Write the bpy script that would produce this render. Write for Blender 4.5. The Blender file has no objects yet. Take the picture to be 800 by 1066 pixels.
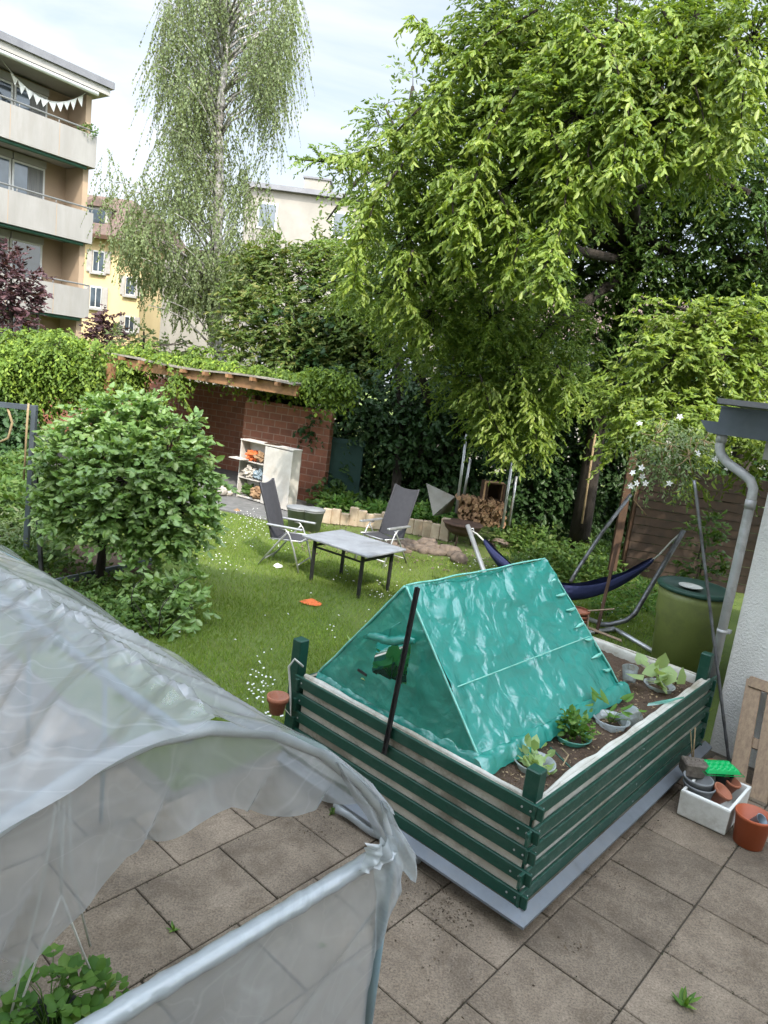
import bpy, math, random
import numpy as np
from mathutils import Vector, noise
random.seed(7); rng = np.random.default_rng(11)
sc = bpy.context.scene; COL = sc.collection
PI = math.pi

# ------------------------------------------------------------------ camera model
F_PX, PITCH, ROLL, CAMZ = 740.0, .187, .129, 2.678
_F = np.array([0, math.cos(PITCH), -math.sin(PITCH)]); _r = np.array([1, 0, 0.]); _u = np.cross(_r, _F)
_R = math.cos(ROLL)*_r + math.sin(ROLL)*_u; _U = -math.sin(ROLL)*_r + math.cos(ROLL)*_u
A = np.array([.64993, .75999, 0]); B = np.array([-.75999, .64993, 0])     # directions of the paving grid
UP = np.array([0, 0, 1.])
LAWN = -.2
def W(px, py, y=None, z=None, a=None, b=None):
    """world point seen at a photo pixel, on a plane y / z / along-A / along-B"""
    d = _F*F_PX + _R*(px-400) - _U*(py-533); o = np.array([0, 0, CAMZ])
    n, v = (np.array([0, 1., 0]), y) if y is not None else (UP, z) if z is not None else (A, a) if a is not None else (B, b)
    return o + d*((v-o@n)/(d@n))
def ab(a, b, z=0): return A*a + B*b + UP*z
def V(*p): return np.array(p, float)
def nrm(v): v = np.asarray(v, float); return v/(np.linalg.norm(v, axis=-1, keepdims=True)+1e-9)
def nz(p, s=1.0): return noise.noise(Vector((float(p[0])*s, float(p[1])*s, float(p[2])*s)))

# ------------------------------------------------------------------ materials
def newmat(name):
    m = bpy.data.materials.new(name); m.use_nodes = True; nt = m.node_tree; nt.nodes.clear()
    return m, nt, nt.nodes.new('ShaderNodeOutputMaterial')
def N(nt, t, **k):
    n = nt.nodes.new(t)
    for a_, v_ in k.items(): setattr(n, a_, v_)
    return n
def ramp(nt, fac, stops):
    r = N(nt, 'ShaderNodeValToRGB'); nt.links.new(fac, r.inputs[0]); e = r.color_ramp.elements
    while len(e) < len(stops): e.new(.5)
    for i, (p, c) in enumerate(stops): e[i].position = p; e[i].color = (*c, 1)
    return r.outputs[0]
def noisetex(nt, scale, detail=5, rough=.6, co=None, dist=0):
    n = N(nt, 'ShaderNodeTexNoise'); n.inputs['Scale'].default_value = scale; n.inputs['Detail'].default_value = detail
    n.inputs['Roughness'].default_value = rough; n.inputs['Distortion'].default_value = dist
    if co is None: co = N(nt, 'ShaderNodeNewGeometry').outputs['Position']
    nt.links.new(co, n.inputs['Vector']); return n.outputs['Fac']
def mixc(nt, fac, c1, c2, mode='MIX'):
    m = N(nt, 'ShaderNodeMix', data_type='RGBA', blend_type=mode)
    for s, v in ((m.inputs[0], fac), (m.inputs[6], c1), (m.inputs[7], c2)):
        if isinstance(v, (int, float)): s.default_value = v
        elif isinstance(v, tuple): s.default_value = (*v, 1)
        else: nt.links.new(v, s)
    return m.outputs[2]
def bump(nt, h, strength=.3, dist=.01, nin=None):
    b = N(nt, 'ShaderNodeBump'); b.inputs['Strength'].default_value = strength; b.inputs['Distance'].default_value = dist
    nt.links.new(h, b.inputs['Height'])
    if nin is not None: nt.links.new(nin, b.inputs['Normal'])
    return b.outputs[0]
def mat(name, c1, c2=None, scale=6, rough=.7, metal=0, bmp=.2, bscale=None, bdist=.004, spec=.4, dirt=None, island=0, c3=None, stretch=None):
    """principled surface with noise variation; dirt = (colour, amount)"""
    m, nt, out = newmat(name); p = N(nt, 'ShaderNodeBsdfPrincipled'); nt.links.new(p.outputs[0], out.inputs[0])
    geo = N(nt, 'ShaderNodeNewGeometry'); co = geo.outputs['Position']
    if stretch:
        mp = N(nt, 'ShaderNodeMapping'); mp.inputs['Scale'].default_value = stretch; mp.inputs['Rotation'].default_value = (0, 0, -.863)
        nt.links.new(co, mp.inputs[0]); co = mp.outputs[0]
    n1 = noisetex(nt, scale, 6, .65, co)
    c2 = c2 or tuple(x*.7 for x in c1)
    stops = [(.35, c1), (.65, c2)] if c3 is None else [(.3, c1), (.5, c2), (.7, c3)]
    c = ramp(nt, n1, stops)
    if dirt:
        n2 = noisetex(nt, scale*.35+.7, 8, .75, co)
        f = ramp(nt, n2, [(.5, (0, 0, 0)), (.62, (dirt[1],)*3)]); c = mixc(nt, f, c, dirt[0])
    if island:
        hs = N(nt, 'ShaderNodeHueSaturation'); mr = N(nt, 'ShaderNodeMapRange')
        mr.inputs[3].default_value = 1-island; mr.inputs[4].default_value = 1+island
        nt.links.new(geo.outputs['Random Per Island'], mr.inputs[0]); nt.links.new(mr.outputs[0], hs.inputs['Value'])
        nt.links.new(c, hs.inputs['Color']); c = hs.outputs[0]
    nt.links.new(c, p.inputs['Base Color']); p.inputs['Roughness'].default_value = rough; p.inputs['Metallic'].default_value = metal
    p.inputs['Specular IOR Level'].default_value = spec
    if bmp: nt.links.new(bump(nt, noisetex(nt, bscale or scale*6, 6, .7, co), bmp, bdist), p.inputs['Normal'])
    return m
def leafmat(name, c1, c2, trans=.35, rough=.5, c3=None, spec=.3):
    m, nt, out = newmat(name); geo = N(nt, 'ShaderNodeNewGeometry')
    c = ramp(nt, geo.outputs['Random Per Island'], [(0, c1), (.7, c2), (1, c3 or c2)])
    big = ramp(nt, noisetex(nt, .9, 3), [(.3, (.8,)*3), (.7, (1.18,)*3)]); c = mixc(nt, 1.0, c, big, 'MULTIPLY')
    p = N(nt, 'ShaderNodeBsdfPrincipled'); p.inputs['Roughness'].default_value = rough; p.inputs['Specular IOR Level'].default_value = spec
    t = N(nt, 'ShaderNodeBsdfTranslucent'); tc = mixc(nt, 1.0, c, (1.35, 1.25, .55), 'MULTIPLY')
    nt.links.new(c, p.inputs['Base Color']); nt.links.new(tc, t.inputs[0])
    mx = N(nt, 'ShaderNodeMixShader'); mx.inputs[0].default_value = trans
    nt.links.new(p.outputs[0], mx.inputs[1]); nt.links.new(t.outputs[0], mx.inputs[2]); nt.links.new(mx.outputs[0], out.inputs[0])
    return m
def filmmat(name, col, base=.35, edge=.45, rough=.25, bs=9, bst=.5, gloss=.5, tint=None, streak=None, alpha_noise=.25, crumple=False, rot=0, lines=0, dist_=1.0):
    """thin plastic film: partly clear, partly milky, glossy"""
    m, nt, out = newmat(name); geo = N(nt, 'ShaderNodeNewGeometry'); co = geo.outputs['Position']
    if streak:
        mp = N(nt, 'ShaderNodeMapping'); mp.inputs['Rotation'].default_value = (0, 0, -.863+rot); mp.inputs['Scale'].default_value = streak
        nt.links.new(co, mp.inputs[0]); co = mp.outputs[0]
    h = noisetex(nt, bs, 2.5, .5, co, dist_)
    nb = bump(nt, h, bst, .02)
    if crumple:
        vo = N(nt, 'ShaderNodeTexVoronoi', feature='DISTANCE_TO_EDGE'); vo.inputs['Scale'].default_value = 4.2; vv_ = N(nt, 'ShaderNodeVectorMath', operation='MULTIPLY_ADD')
        nz_ = N(nt, 'ShaderNodeTexNoise'); nz_.inputs['Scale'].default_value = 5; nt.links.new(co, nz_.inputs['Vector']); nt.links.new(nz_.outputs['Color'], vv_.inputs[0]); vv_.inputs[1].default_value = (.25, .25, .25); nt.links.new(co, vv_.inputs[2])
        nt.links.new(vv_.outputs[0], vo.inputs['Vector']); nb = bump(nt, vo.outputs['Distance'], .42, .05, nb); nb = bump(nt, noisetex(nt, 13, 4, .6, co, 2.5), .22, .014, nb)
        v2 = N(nt, 'ShaderNodeTexVoronoi', feature='DISTANCE_TO_EDGE'); v2.inputs['Scale'].default_value = 10.5; nt.links.new(vv_.outputs[0], v2.inputs['Vector']); nb = bump(nt, v2.outputs['Distance'], .13, .02, nb)
    d = N(nt, 'ShaderNodeBsdfDiffuse'); d.inputs[0].default_value = (*col, 1)
    tl = N(nt, 'ShaderNodeBsdfTranslucent'); tl.inputs[0].default_value = (*col, 1)
    g = N(nt, 'ShaderNodeBsdfPrincipled'); g.inputs['Base Color'].default_value = (*col, 1); g.inputs['Roughness'].default_value = rough; g.inputs['Specular IOR Level'].default_value = gloss
    for s in (d, g): nt.links.new(nb, s.inputs['Normal'])
    m1 = N(nt, 'ShaderNodeMixShader'); m1.inputs[0].default_value = .45
    nt.links.new(g.outputs[0], m1.inputs[1]); nt.links.new(tl.outputs[0], m1.inputs[2])
    tr = N(nt, 'ShaderNodeBsdfTransparent'); tr.inputs[0].default_value = (*(tint or (.95, .97, .97)), 1)
    lw = N(nt, 'ShaderNodeLayerWeight'); lw.inputs[0].default_value = .35; nt.links.new(nb, lw.inputs['Normal'])
    mr = N(nt, 'ShaderNodeMapRange'); mr.inputs[3].default_value = base; mr.inputs[4].default_value = base+edge; nt.links.new(lw.outputs['Facing'], mr.inputs[0])
    an = N(nt, 'ShaderNodeMapRange'); an.inputs[1].default_value = .35; an.inputs[2].default_value = .75; an.inputs[3].default_value = -alpha_noise*.4; an.inputs[4].default_value = alpha_noise
    nt.links.new(noisetex(nt, bs*.45, 4, .6, co, 2*dist_), an.inputs[0])
    ad = N(nt, 'ShaderNodeMath', operation='ADD', use_clamp=True); nt.links.new(mr.outputs[0], ad.inputs[0]); nt.links.new(an.outputs[0], ad.inputs[1])
    if lines:  # more opaque streaks: doubled film at folds, standing in for their highlights
        for sc_, w_, k_ in ((bs*1.1, .022, lines), (bs*2.3, .02, lines*.6)):
            ln = noisetex(nt, sc_, 2, .45, co, .8*dist_); s1 = N(nt, 'ShaderNodeMath', operation='SUBTRACT'); nt.links.new(ln, s1.inputs[0]); s1.inputs[1].default_value = .5
            s2 = N(nt, 'ShaderNodeMath', operation='ABSOLUTE'); nt.links.new(s1.outputs[0], s2.inputs[0]); s3 = N(nt, 'ShaderNodeMapRange'); nt.links.new(s2.outputs[0], s3.inputs[0])
            s3.inputs[1].default_value = 0; s3.inputs[2].default_value = w_; s3.inputs[3].default_value = k_; s3.inputs[4].default_value = 0
            a2 = N(nt, 'ShaderNodeMath', operation='ADD', use_clamp=True); nt.links.new(ad.outputs[0], a2.inputs[0]); nt.links.new(s3.outputs[0], a2.inputs[1]); ad = a2
    mx = N(nt, 'ShaderNodeMixShader'); nt.links.new(ad.outputs[0], mx.inputs[0])
    nt.links.new(tr.outputs[0], mx.inputs[1]); nt.links.new(m1.outputs[0], mx.inputs[2])
    gs = N(nt, 'ShaderNodeBsdfGlossy'); gs.inputs['Roughness'].default_value = .11; nt.links.new(nb, gs.inputs['Normal'])
    pw = N(nt, 'ShaderNodeMath', operation='POWER'); nt.links.new(lw.outputs['Facing'], pw.inputs[0]); pw.inputs[1].default_value = 3
    fr = N(nt, 'ShaderNodeMath', operation='MULTIPLY_ADD'); nt.links.new(pw.outputs[0], fr.inputs[0]); fr.inputs[1].default_value = .5; fr.inputs[2].default_value = .05
    mg_ = N(nt, 'ShaderNodeMixShader'); nt.links.new(fr.outputs[0], mg_.inputs[0]); nt.links.new(mx.outputs[0], mg_.inputs[1]); nt.links.new(gs.outputs[0], mg_.inputs[2]); nt.links.new(mg_.outputs[0], out.inputs[0])
    return m
def brickmat(name, c1, c2, mortar, bw=.3, bh=.15, ms=.012):
    m, nt, out = newmat(name); p = N(nt, 'ShaderNodeBsdfPrincipled'); nt.links.new(p.outputs[0], out.inputs[0])
    uv = N(nt, 'ShaderNodeUVMap'); b = N(nt, 'ShaderNodeTexBrick'); nt.links.new(uv.outputs[0], b.inputs[0])
    b.inputs['Scale'].default_value = 1; b.inputs['Brick Width'].default_value = bw; b.inputs['Row Height'].default_value = bh; b.inputs['Mortar Size'].default_value = ms
    b.inputs['Color1'].default_value = (*c1, 1); b.inputs['Color2'].default_value = (*c2, 1); b.inputs['Mortar'].default_value = (*mortar, 1); b.inputs['Mortar Smooth'].default_value = .3
    c = mixc(nt, .55, b.outputs[0], ramp(nt, noisetex(nt, 5, 8, .7), [(.3, (.5, .5, .5)), (.7, (1.3, 1.25, 1.2))]), 'MULTIPLY')
    nt.links.new(c, p.inputs['Base Color']); p.inputs['Roughness'].default_value = .9
    inv = N(nt, 'ShaderNodeMath', operation='SUBTRACT'); inv.inputs[0].default_value = 1; nt.links.new(b.outputs['Fac'], inv.inputs[1])
    n1 = bump(nt, inv.outputs[0], .8, .01); nt.links.new(bump(nt, noisetex(nt, 60), .3, .004, n1), p.inputs['Normal'])
    return m
def glassmat(name, c=(.03, .04, .05)):
    m, nt, out = newmat(name); p = N(nt, 'ShaderNodeBsdfPrincipled'); nt.links.new(p.outputs[0], out.inputs[0])
    nt.links.new(ramp(nt, noisetex(nt, .8, 3), [(.4, c), (.7, tuple(x*3 for x in c))]), p.inputs['Base Color'])
    p.inputs['Roughness'].default_value = .08; p.inputs['Specular IOR Level'].default_value = .9; return m

def slabmat():
    m, nt, out = newmat('paving_slab'); p = N(nt, 'ShaderNodeBsdfPrincipled'); nt.links.new(p.outputs[0], out.inputs[0])
    c = ramp(nt, noisetex(nt, 2.6, 9, .75), [(.28, (.09, .078, .066)), (.48, (.19, .168, .142)), (.7, (.29, .26, .225))])
    sp = ramp(nt, noisetex(nt, 95, 3, .8), [(.36, (.52, .5, .47)), (.5, (1, 1, 1)), (.66, (1.45, 1.42, 1.38))]); c = mixc(nt, .85, c, sp, 'MULTIPLY')
    st = ramp(nt, noisetex(nt, 1.5, 12, .85, dist=2.2), [(.47, (0, 0, 0)), (.62, (.5,)*3)]); c = mixc(nt, ramp(nt, noisetex(nt, 7, 9, .8, dist=1), [(.56, (0, 0, 0)), (.66, (.28,)*3)]), c, (.34, .32, .28)); c = mixc(nt, st, c, (.09, .07, .048)); c = mixc(nt, 1.0, c, (.80, .71, .62), 'MULTIPLY')
    geo = N(nt, 'ShaderNodeNewGeometry'); hs = N(nt, 'ShaderNodeHueSaturation'); mr = N(nt, 'ShaderNodeMapRange'); mr.inputs[3].default_value = .88; mr.inputs[4].default_value = 1.14
    nt.links.new(geo.outputs['Random Per Island'], mr.inputs[0]); nt.links.new(mr.outputs[0], hs.inputs['Value']); nt.links.new(c, hs.inputs['Color']); nt.links.new(hs.outputs[0], p.inputs['Base Color'])
    p.inputs['Roughness'].default_value = .95; nt.links.new(bump(nt, noisetex(nt, 110, 6, .8), .6, .005, bump(nt, noisetex(nt, 14, 6, .7), .3, .01)), p.inputs['Normal']); return m
M = dict(
 slab=slabmat(),
 joint=mat('joint_dirt', (.06, .05, .038), (.095, .082, .062), 12, 1, bmp=.5),
 green=mat('green_paint', (.006, .045, .030), (.008, .055, .037), 6, .42, bmp=.2, bscale=40, dirt=((.06, .10, .08), .2), stretch=(1, 6, 6)),
 greenworn=mat('green_paint_worn', (.006, .048, .032), (.009, .062, .042), 6, .42, bmp=.2, bscale=40, dirt=((.20, .24, .21), .22), stretch=(1, 9, 9)),
 liner=mat('liner', (.5, .49, .45), (.38, .36, .31), 5, .6, bmp=.5, bscale=22, bdist=.01, dirt=((.2, .17, .11), .6)),
 cream=mat('cream_board', (.52, .48, .41), (.34, .31, .26), 5, .7, bmp=.3, dirt=((.1, .08, .05), .6)),
 lip=mat('zinc_flashing', (.17, .19, .215), (.125, .14, .16), 4, .5, metal=.2, bmp=.15, dirt=((.16, .16, .16), .5)),
 soil=mat('soil', (.05, .032, .022), (.12, .078, .052), 30, 1, bmp=1, bscale=60, bdist=.03, c3=(.08, .052, .036)),
 dark=mat('dark_metal', (.02, .02, .022), (.04, .04, .04), 12, .5, metal=.3),
 grass=leafmat('grass_blade', (.14, .235, .035), (.20, .30, .05), .45, .6, (.29, .34, .09)),
 lawn=mat('lawn_soil', (.09, .135, .026), (.12, .165, .035), 1.3, 1, bmp=1, bscale=50, bdist=.03, c3=(.11, .14, .03)),
 white=mat('white_petal', (.75, .75, .72), (.6, .6, .58), 9, .7),
 bark=mat('bark', (.022, .017, .013), (.045, .035, .028), 9, .95, bmp=1, bscale=26, bdist=.02, stretch=(1, 1, .3)),
 birchbark=mat('birch_bark', (.5, .48, .45), (.08, .07, .065), 3, .9, bmp=.4, stretch=(1, 1, 2.5)),
 stucco=mat('stucco', (.84, .83, .8), (.76, .75, .72), 5, .95, bmp=1, bscale=55, bdist=.02),
 zincgrey=mat('grey_gutter', (.12, .14, .17), (.09, .105, .125), 4, .45, metal=.4, bmp=.1),
 pipe=mat('downpipe', (.56, .56, .58), (.42, .42, .43), 6, .4, metal=.2, bmp=.1, dirt=((.15, .14, .13), .5)),
 wood=mat('pallet_wood', (.33, .24, .16), (.22, .155, .11), 9, .85, bmp=.5, bscale=40, stretch=(4, 4, .5), island=.2),
 oldwood=mat('old_brown_wood', (.075, .04, .022), (.045, .025, .015), 7, .9, bmp=.6, bscale=30, island=.25),
 fencewood=mat('fence_wood', (.045, .026, .015), (.025, .016, .01), 6, .85, bmp=.5, bscale=30, island=.3),
 beam=mat('roof_beam', (.3, .16, .075), (.19, .1, .05), 6, .8, bmp=.4, bscale=30),
 roofboard=mat('weathered_board', (.3, .27, .23), (.17, .15, .13), 8, .9, bmp=.5),
 styro=mat('styrofoam', (.72, .72, .7), (.6, .6, .57), 7, .8, bmp=.3, bscale=120, dirt=((.3, .27, .22), .4)),
 terra=mat('terracotta', (.36, .13, .07), (.28, .10, .055), 9, .65, bmp=.2, dirt=((.4, .3, .25), .3)),
 terraplastic=mat('orange_plastic', (.42, .1, .04), (.36, .085, .035), 4, .45, bmp=.05),
 greypot=mat('grey_plastic_pot', (.22, .23, .24), (.17, .175, .18), 8, .6, bmp=.15),
 blackpot=mat('black_plastic', (.015, .015, .016), (.03, .03, .03), 8, .5),
 brightgreen=mat('bright_green_plastic', (.0, .42, .11), (.0, .34, .085), 6, .35, bmp=.05),
 basket=mat('wicker', (.2, .17, .14), (.11, .09, .075), 30, .9, bmp=1, bscale=90, bdist=.01),
 olive=mat('olive_barrel', (.25, .285, .095), (.21, .24, .08), 2.5, .42, bmp=.08, dirt=((.12, .13, .07), .4)),
 oliverim=mat('dark_green_rim', (.02, .06, .045), (.03, .08, .06), 5, .5),
 alu=mat('aluminium_tube', (.5, .51, .52), (.4, .4, .41), 6, .35, metal=.6, bmp=.05),
 steel=mat('grey_steel', (.22, .225, .24), (.12, .12, .13), 9, .45, metal=.6, bmp=.2, dirt=((.05, .04, .035), .7)),
 sling=mat('grey_sling', (.05, .05, .058), (.04, .04, .047), 14, .8, bmp=.4, bscale=200, bdist=.002),
 tabletop=mat('table_top', (.27, .285, .31), (.2, .21, .23), 5, .5, bmp=.2, dirt=((.12, .12, .12), .5)),
 navy=mat('navy_cloth', (.012, .017, .065), (.02, .026, .085), 9, .8, bmp=.5, bscale=40),
 rope=mat('rope', (.5, .5, .47), (.38, .37, .33), 14, .8),
 whiteboard=mat('white_cabinet', (.56, .53, .49), (.44, .41, .37), 4, .7, bmp=.1, dirt=((.4, .33, .26), .4)),
 stone=mat('stone', (.2, .155, .12), (.11, .085, .07), 9, .95, bmp=.8, bscale=40, bdist=.01, island=.3),
 palis=mat('border_block', (.46, .38, .28), (.36, .27, .19), 6, .95, bmp=.5, island=.25),
 rust=mat('rusty_iron', (.07, .045, .035), (.12, .07, .05), 9, .8, metal=.2, bmp=.6),
 sheet=mat('grey_tin_sheet', (.27, .26, .235), (.2, .185, .16), 3, .55, metal=.3, dirt=((.16, .11, .07), .5)),
 logend=mat('log_end', (.4, .25, .14), (.26, .15, .085), 12, .9, bmp=.3, island=.35),
 facade=mat('pale_balcony_panel', (.27, .26, .245), (.225, .215, .20), 1.4, .85, bmp=.25, dirt=((.22, .205, .185), .6), stretch=(1.5, 1.5, .3)),
 tanwall=mat('tan_wall', (.34, .25, .17), (.3, .22, .15), 1, .9),
 slabwhite=mat('soffit', (.33, .315, .295), (.27, .26, .24), 1, .9),
 fascia=mat('roof_fascia', (.17, .17, .18), (.13, .13, .14), 1.5, .6, metal=.2),
 frame=mat('white_frame', (.62, .62, .6), (.55, .55, .53), 3, .5),
 rail=mat('rail_metal', (.3, .29, .28), (.24, .24, .24), 3, .5, metal=.3),
 awn=mat('awning_green', (.02, .07, .045), (.03, .09, .06), 3, .8),
 yellow=mat('yellow_plaster', (.60, .46, .25), (.54, .41, .22), .8, .9),
 roofbrown=mat('brown_roof_tiles', (.14, .095, .075), (.09, .065, .055), 6, .9, bmp=.6, bscale=30, bdist=.03),
 shutter=mat('shutter', (.35, .33, .3), (.28, .26, .24), 4, .8),
 palewall=mat('pale_house_wall', (.27, .25, .22), (.215, .20, .175), .7, .9),
 copper=mat('house_plaster', (.78, .76, .72), (.72, .70, .66), 1, .9),
 slate=mat('patio_edge', (.16, .155, .15), (.1, .1, .095), 6, .9, bmp=.4),
 brick=brickmat('brick', (.27, .105, .06), (.20, .075, .045), (.30, .19, .14)),
 glass=glassmat('window_glass'), curtain=mat('curtain', (.2, .2, .19), (.12, .12, .12), 6, .9, stretch=(6, 6, .2)),
 film=filmmat('greenhouse_film', (.50, .515, .53), .50, .42, .10, 3.0, .55, 1.0, streak=(1.9, .45, 1.2), alpha_noise=.14, lines=.22),
 filmnear=filmmat('greenhouse_film_near', (.46, .475, .49), .44, .4, .10, 3.0, .6, 1.0, streak=(.32, 1.5, .35), rot=-.12, alpha_noise=.18, lines=.2, dist_=.25),
 filmfront=filmmat('front_film', (.49, .50, .515), .46, .3, .12, 2.0, .35, 1.0, alpha_noise=.2, lines=.1),
 filmthick=filmmat('gathered_film', (.62, .66, .69), .5, .35, .18, 6, .5, .8),
 tent=filmmat('green_tarp', (.055, .43, .36), .88, .1, .17, 5, 1.0, 1.0, (.3, .8, .7), alpha_noise=.14, crumple=True),
 tentfront=filmmat('green_tarp_front', (.055, .40, .32), .72, .3, .25, 6, .8, .8, (.35, .82, .68), alpha_noise=.3, crumple=True),
 tentseam=mat('green_seam', (.25, .55, .47), (.12, .42, .34), 14, .4),
 clear=filmmat('clear_plastic', (.7, .74, .76), .35, .6, .15, 10, .3, .7),
 clearteal=filmmat('teal_clear_plastic', (.25, .62, .52), .45, .5, .15, 10, .3, .7, (.5, .85, .78)),
 string=mat('jute_string', (.55, .53, .47), (.45, .43, .38), 20, .9),
 straw=mat('dry_stem', (.35, .26, .15), (.25, .18, .1), 10, .9),
 orange=mat('orange_cloth', (.6, .14, .04), (.5, .11, .03), 8, .8),
 paper=mat('pale_clutter', (.5, .46, .4), (.3, .27, .24), 25, .8, island=.5),
 tan=mat('tan_clutter', (.3, .19, .1), (.2, .12, .07), 12, .8),
 bluegrey=mat('blue_grey_plastic', (.2, .26, .3), (.15, .19, .22), 5, .35),
 greenplastic=mat('dark_green_plastic', (.01, .035, .03), (.015, .045, .04), 5, .6),
 # foliage
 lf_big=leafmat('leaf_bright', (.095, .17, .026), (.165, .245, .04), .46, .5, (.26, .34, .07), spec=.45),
 lf_yellow=leafmat('leaf_yellow_green', (.14, .22, .03), (.215, .295, .045), .45, .45, (.34, .41, .10), spec=.5),
 lf_birch=leafmat('leaf_birch', (.115, .155, .06), (.165, .21, .09), .42, .55, (.23, .27, .14)),
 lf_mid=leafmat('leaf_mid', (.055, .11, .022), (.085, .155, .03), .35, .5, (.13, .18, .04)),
 lf_rise=leafmat('leaf_rise', (.075, .125, .03), (.125, .18, .042), .4, .5, (.20, .20, .06)),
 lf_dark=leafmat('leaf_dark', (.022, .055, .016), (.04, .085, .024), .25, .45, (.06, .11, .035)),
 lf_bush=leafmat('leaf_bush', (.135, .24, .065), (.20, .32, .09), .38, .4, (.27, .37, .14), spec=.7),
 lf_vine=leafmat('leaf_vine', (.085, .15, .022), (.145, .22, .035), .4, .5, (.28, .38, .05)),
 lf_purple=leafmat('leaf_purple', (.05, .026, .032), (.09, .045, .052), .2, .5, (.1, .05, .045)),
 lf_herb=leafmat('leaf_herb', (.06, .15, .025), (.11, .22, .035), .35, .5, (.2, .3, .07)),
 lf_pale=leafmat('leaf_pale', (.25, .36, .14), (.34, .45, .2), .35, .5, (.4, .5, .25)),
 lf_grey=leafmat('leaf_grey_green', (.10, .16, .05), (.16, .22, .09), .35, .5, (.24, .26, .17)),
)

# ------------------------------------------------------------------ mesh builders
class MB:
    def __init__(s): s.v = []; s.f = []; s.sm = []
    def add(s, verts, faces, smooth=False):
        o = len(s.v); s.v += [tuple(map(float, p)) for p in verts]
        s.f += [tuple(i+o for i in f) for f in faces]; s.sm += [smooth]*len(faces); return s
    def hexa(s, p, bev=0):       # 8 corners: bottom 0-3, top 4-7 (counter-clockwise)
        return s.add(p, [(3, 2, 1, 0), (4, 5, 6, 7), (0, 1, 5, 4), (1, 2, 6, 5), (2, 3, 7, 6), (3, 0, 4, 7)])
    def box(s, c, sx, sy, sz, ex=V(1, 0, 0), ey=None, ez=None, bev=0):
        """centre c, half sizes along ex ey ez, optional chamfer"""
        ex = nrm(ex); ez = UP if ez is None else nrm(ez)
        ey = np.cross(ez, ex) if ey is None else ey; ey = nrm(ey); ez = nrm(np.cross(ex, ey)); c = np.asarray(c, float)
        if bev <= 0:
            P = [c+ex*i*sx+ey*j*sy+ez*k*sz for k in (-1, 1) for i, j in ((-1, -1), (1, -1), (1, 1), (-1, 1))]; return s.hexa(P)
        b = min(bev, sx*.45, sy*.45, sz*.45); vs = []; idx = {}
        for i in (-1, 1):
            for j in (-1, 1):
                for k in (-1, 1):
                    for ax in range(3):
                        d = [sx, sy, sz]; q = [b, b, b]; q[ax] = 0
                        idx[i, j, k, ax] = len(vs)
                        vs.append(c+ex*i*(d[0]-q[0])+ey*j*(d[1]-q[1])+ez*k*(d[2]-q[2]))
        F = []
        I = lambda i, j, k, ax: idx[i, j, k, ax]
        for g in (-1, 1):
            F.append([I(g, -1, -1, 0), I(g, 1, -1, 0), I(g, 1, 1, 0), I(g, -1, 1, 0)][::g])
            F.append([I(-1, g, -1, 1), I(-1, g, 1, 1), I(1, g, 1, 1), I(1, g, -1, 1)][::g])
            F.append([I(-1, -1, g, 2), I(1, -1, g, 2), I(1, 1, g, 2), I(-1, 1, g, 2)][::g])
            for h in (-1, 1):
                F.append([I(g, h, -1, 0), I(g, h, -1, 1), I(g, h, 1, 1), I(g, h, 1, 0)])
                F.append([I(g, -1, h, 0), I(g, -1, h, 2), I(g, 1, h, 2), I(g, 1, h, 0)])
                F.append([I(-1, g, h, 1), I(-1, g, h, 2), I(1, g, h, 2), I(1, g, h, 1)])
                for l in (-1, 1): F.append([I(g, h, l, 0), I(g, h, l, 1), I(g, h, l, 2)])
        return s.add(vs, F)
    def bar(s, p0, p1, w, h, up=UP, bev=0):
        p0 = np.asarray(p0, float); p1 = np.asarray(p1, float); d = p1-p0; L = np.linalg.norm(d); ex = d/L
        up = nrm(up)
        if abs(ex@up) > .98: up = V(0, 1, 0) if abs(ex[1]) < .9 else V(1, 0, 0)
        ey = nrm(np.cross(up, ex)); ez = np.cross(ex, ey)
        return s.box((p0+p1)/2, L/2, w/2, h/2, ex, ey, ez, bev)
    def tube(s, pts, r, n=8, cap=True, closed=False):
        pts = [np.asarray(p, float) for p in pts]; m = len(pts); rs = r if hasattr(r, '__len__') else [r]*m
        t0 = nrm(pts[1]-pts[0]); u = nrm(np.cross(t0, UP if abs(t0[2]) < .9 else V(1, 0, 0))); V_ = []
        for i, p in enumerate(pts):
            t = nrm(pts[(i+1) % m]-pts[i-1]) if closed else nrm(pts[min(i+1, m-1)]-pts[max(i-1, 0)])
            u = nrm(u-t*(u@t)); w = np.cross(t, u)
            V_ += [p+rs[i]*(u*math.cos(2*PI*k/n)+w*math.sin(2*PI*k/n)) for k in range(n)]
        F = [(i*n+k, i*n+(k+1) % n, ((i+1) % m)*n+(k+1) % n, ((i+1) % m)*n+k) for i in range(m if closed else m-1) for k in range(n)]
        s.add(V_, F, True)
        if cap and not closed:
            o = len(s.v)-n*m; s.f += [tuple(o+k for k in range(n))[::-1], tuple(o+(m-1)*n+k for k in range(n))]; s.sm += [False]*2
        return s
    def lathe(s, c, prof, n=24, axis=UP, sx=1.0, wob=0, closed_bottom=True):
        """prof: list of (radius, height)"""
        c = np.asarray(c, float); axis = nrm(axis); u = nrm(np.cross(axis, V(.3, 1, .2))); w = np.cross(axis, u); vs = []
        for j, (r, h) in enumerate(prof):
            vs += [c+axis*h+(u*math.cos(2*PI*k/n)*sx+w*math.sin(2*PI*k/n))*r*(1+wob*math.sin(5*k+j*2)) for k in range(n)]
        F = [(j*n+k, j*n+(k+1) % n, (j+1)*n+(k+1) % n, (j+1)*n+k) for j in range(len(prof)-1) for k in range(n)]
        s.add(vs, F, True)
        if closed_bottom: o = len(s.v)-n*len(prof); s.f.append(tuple(o+k for k in range(n))[::-1]); s.sm.append(False)
        return s
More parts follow.
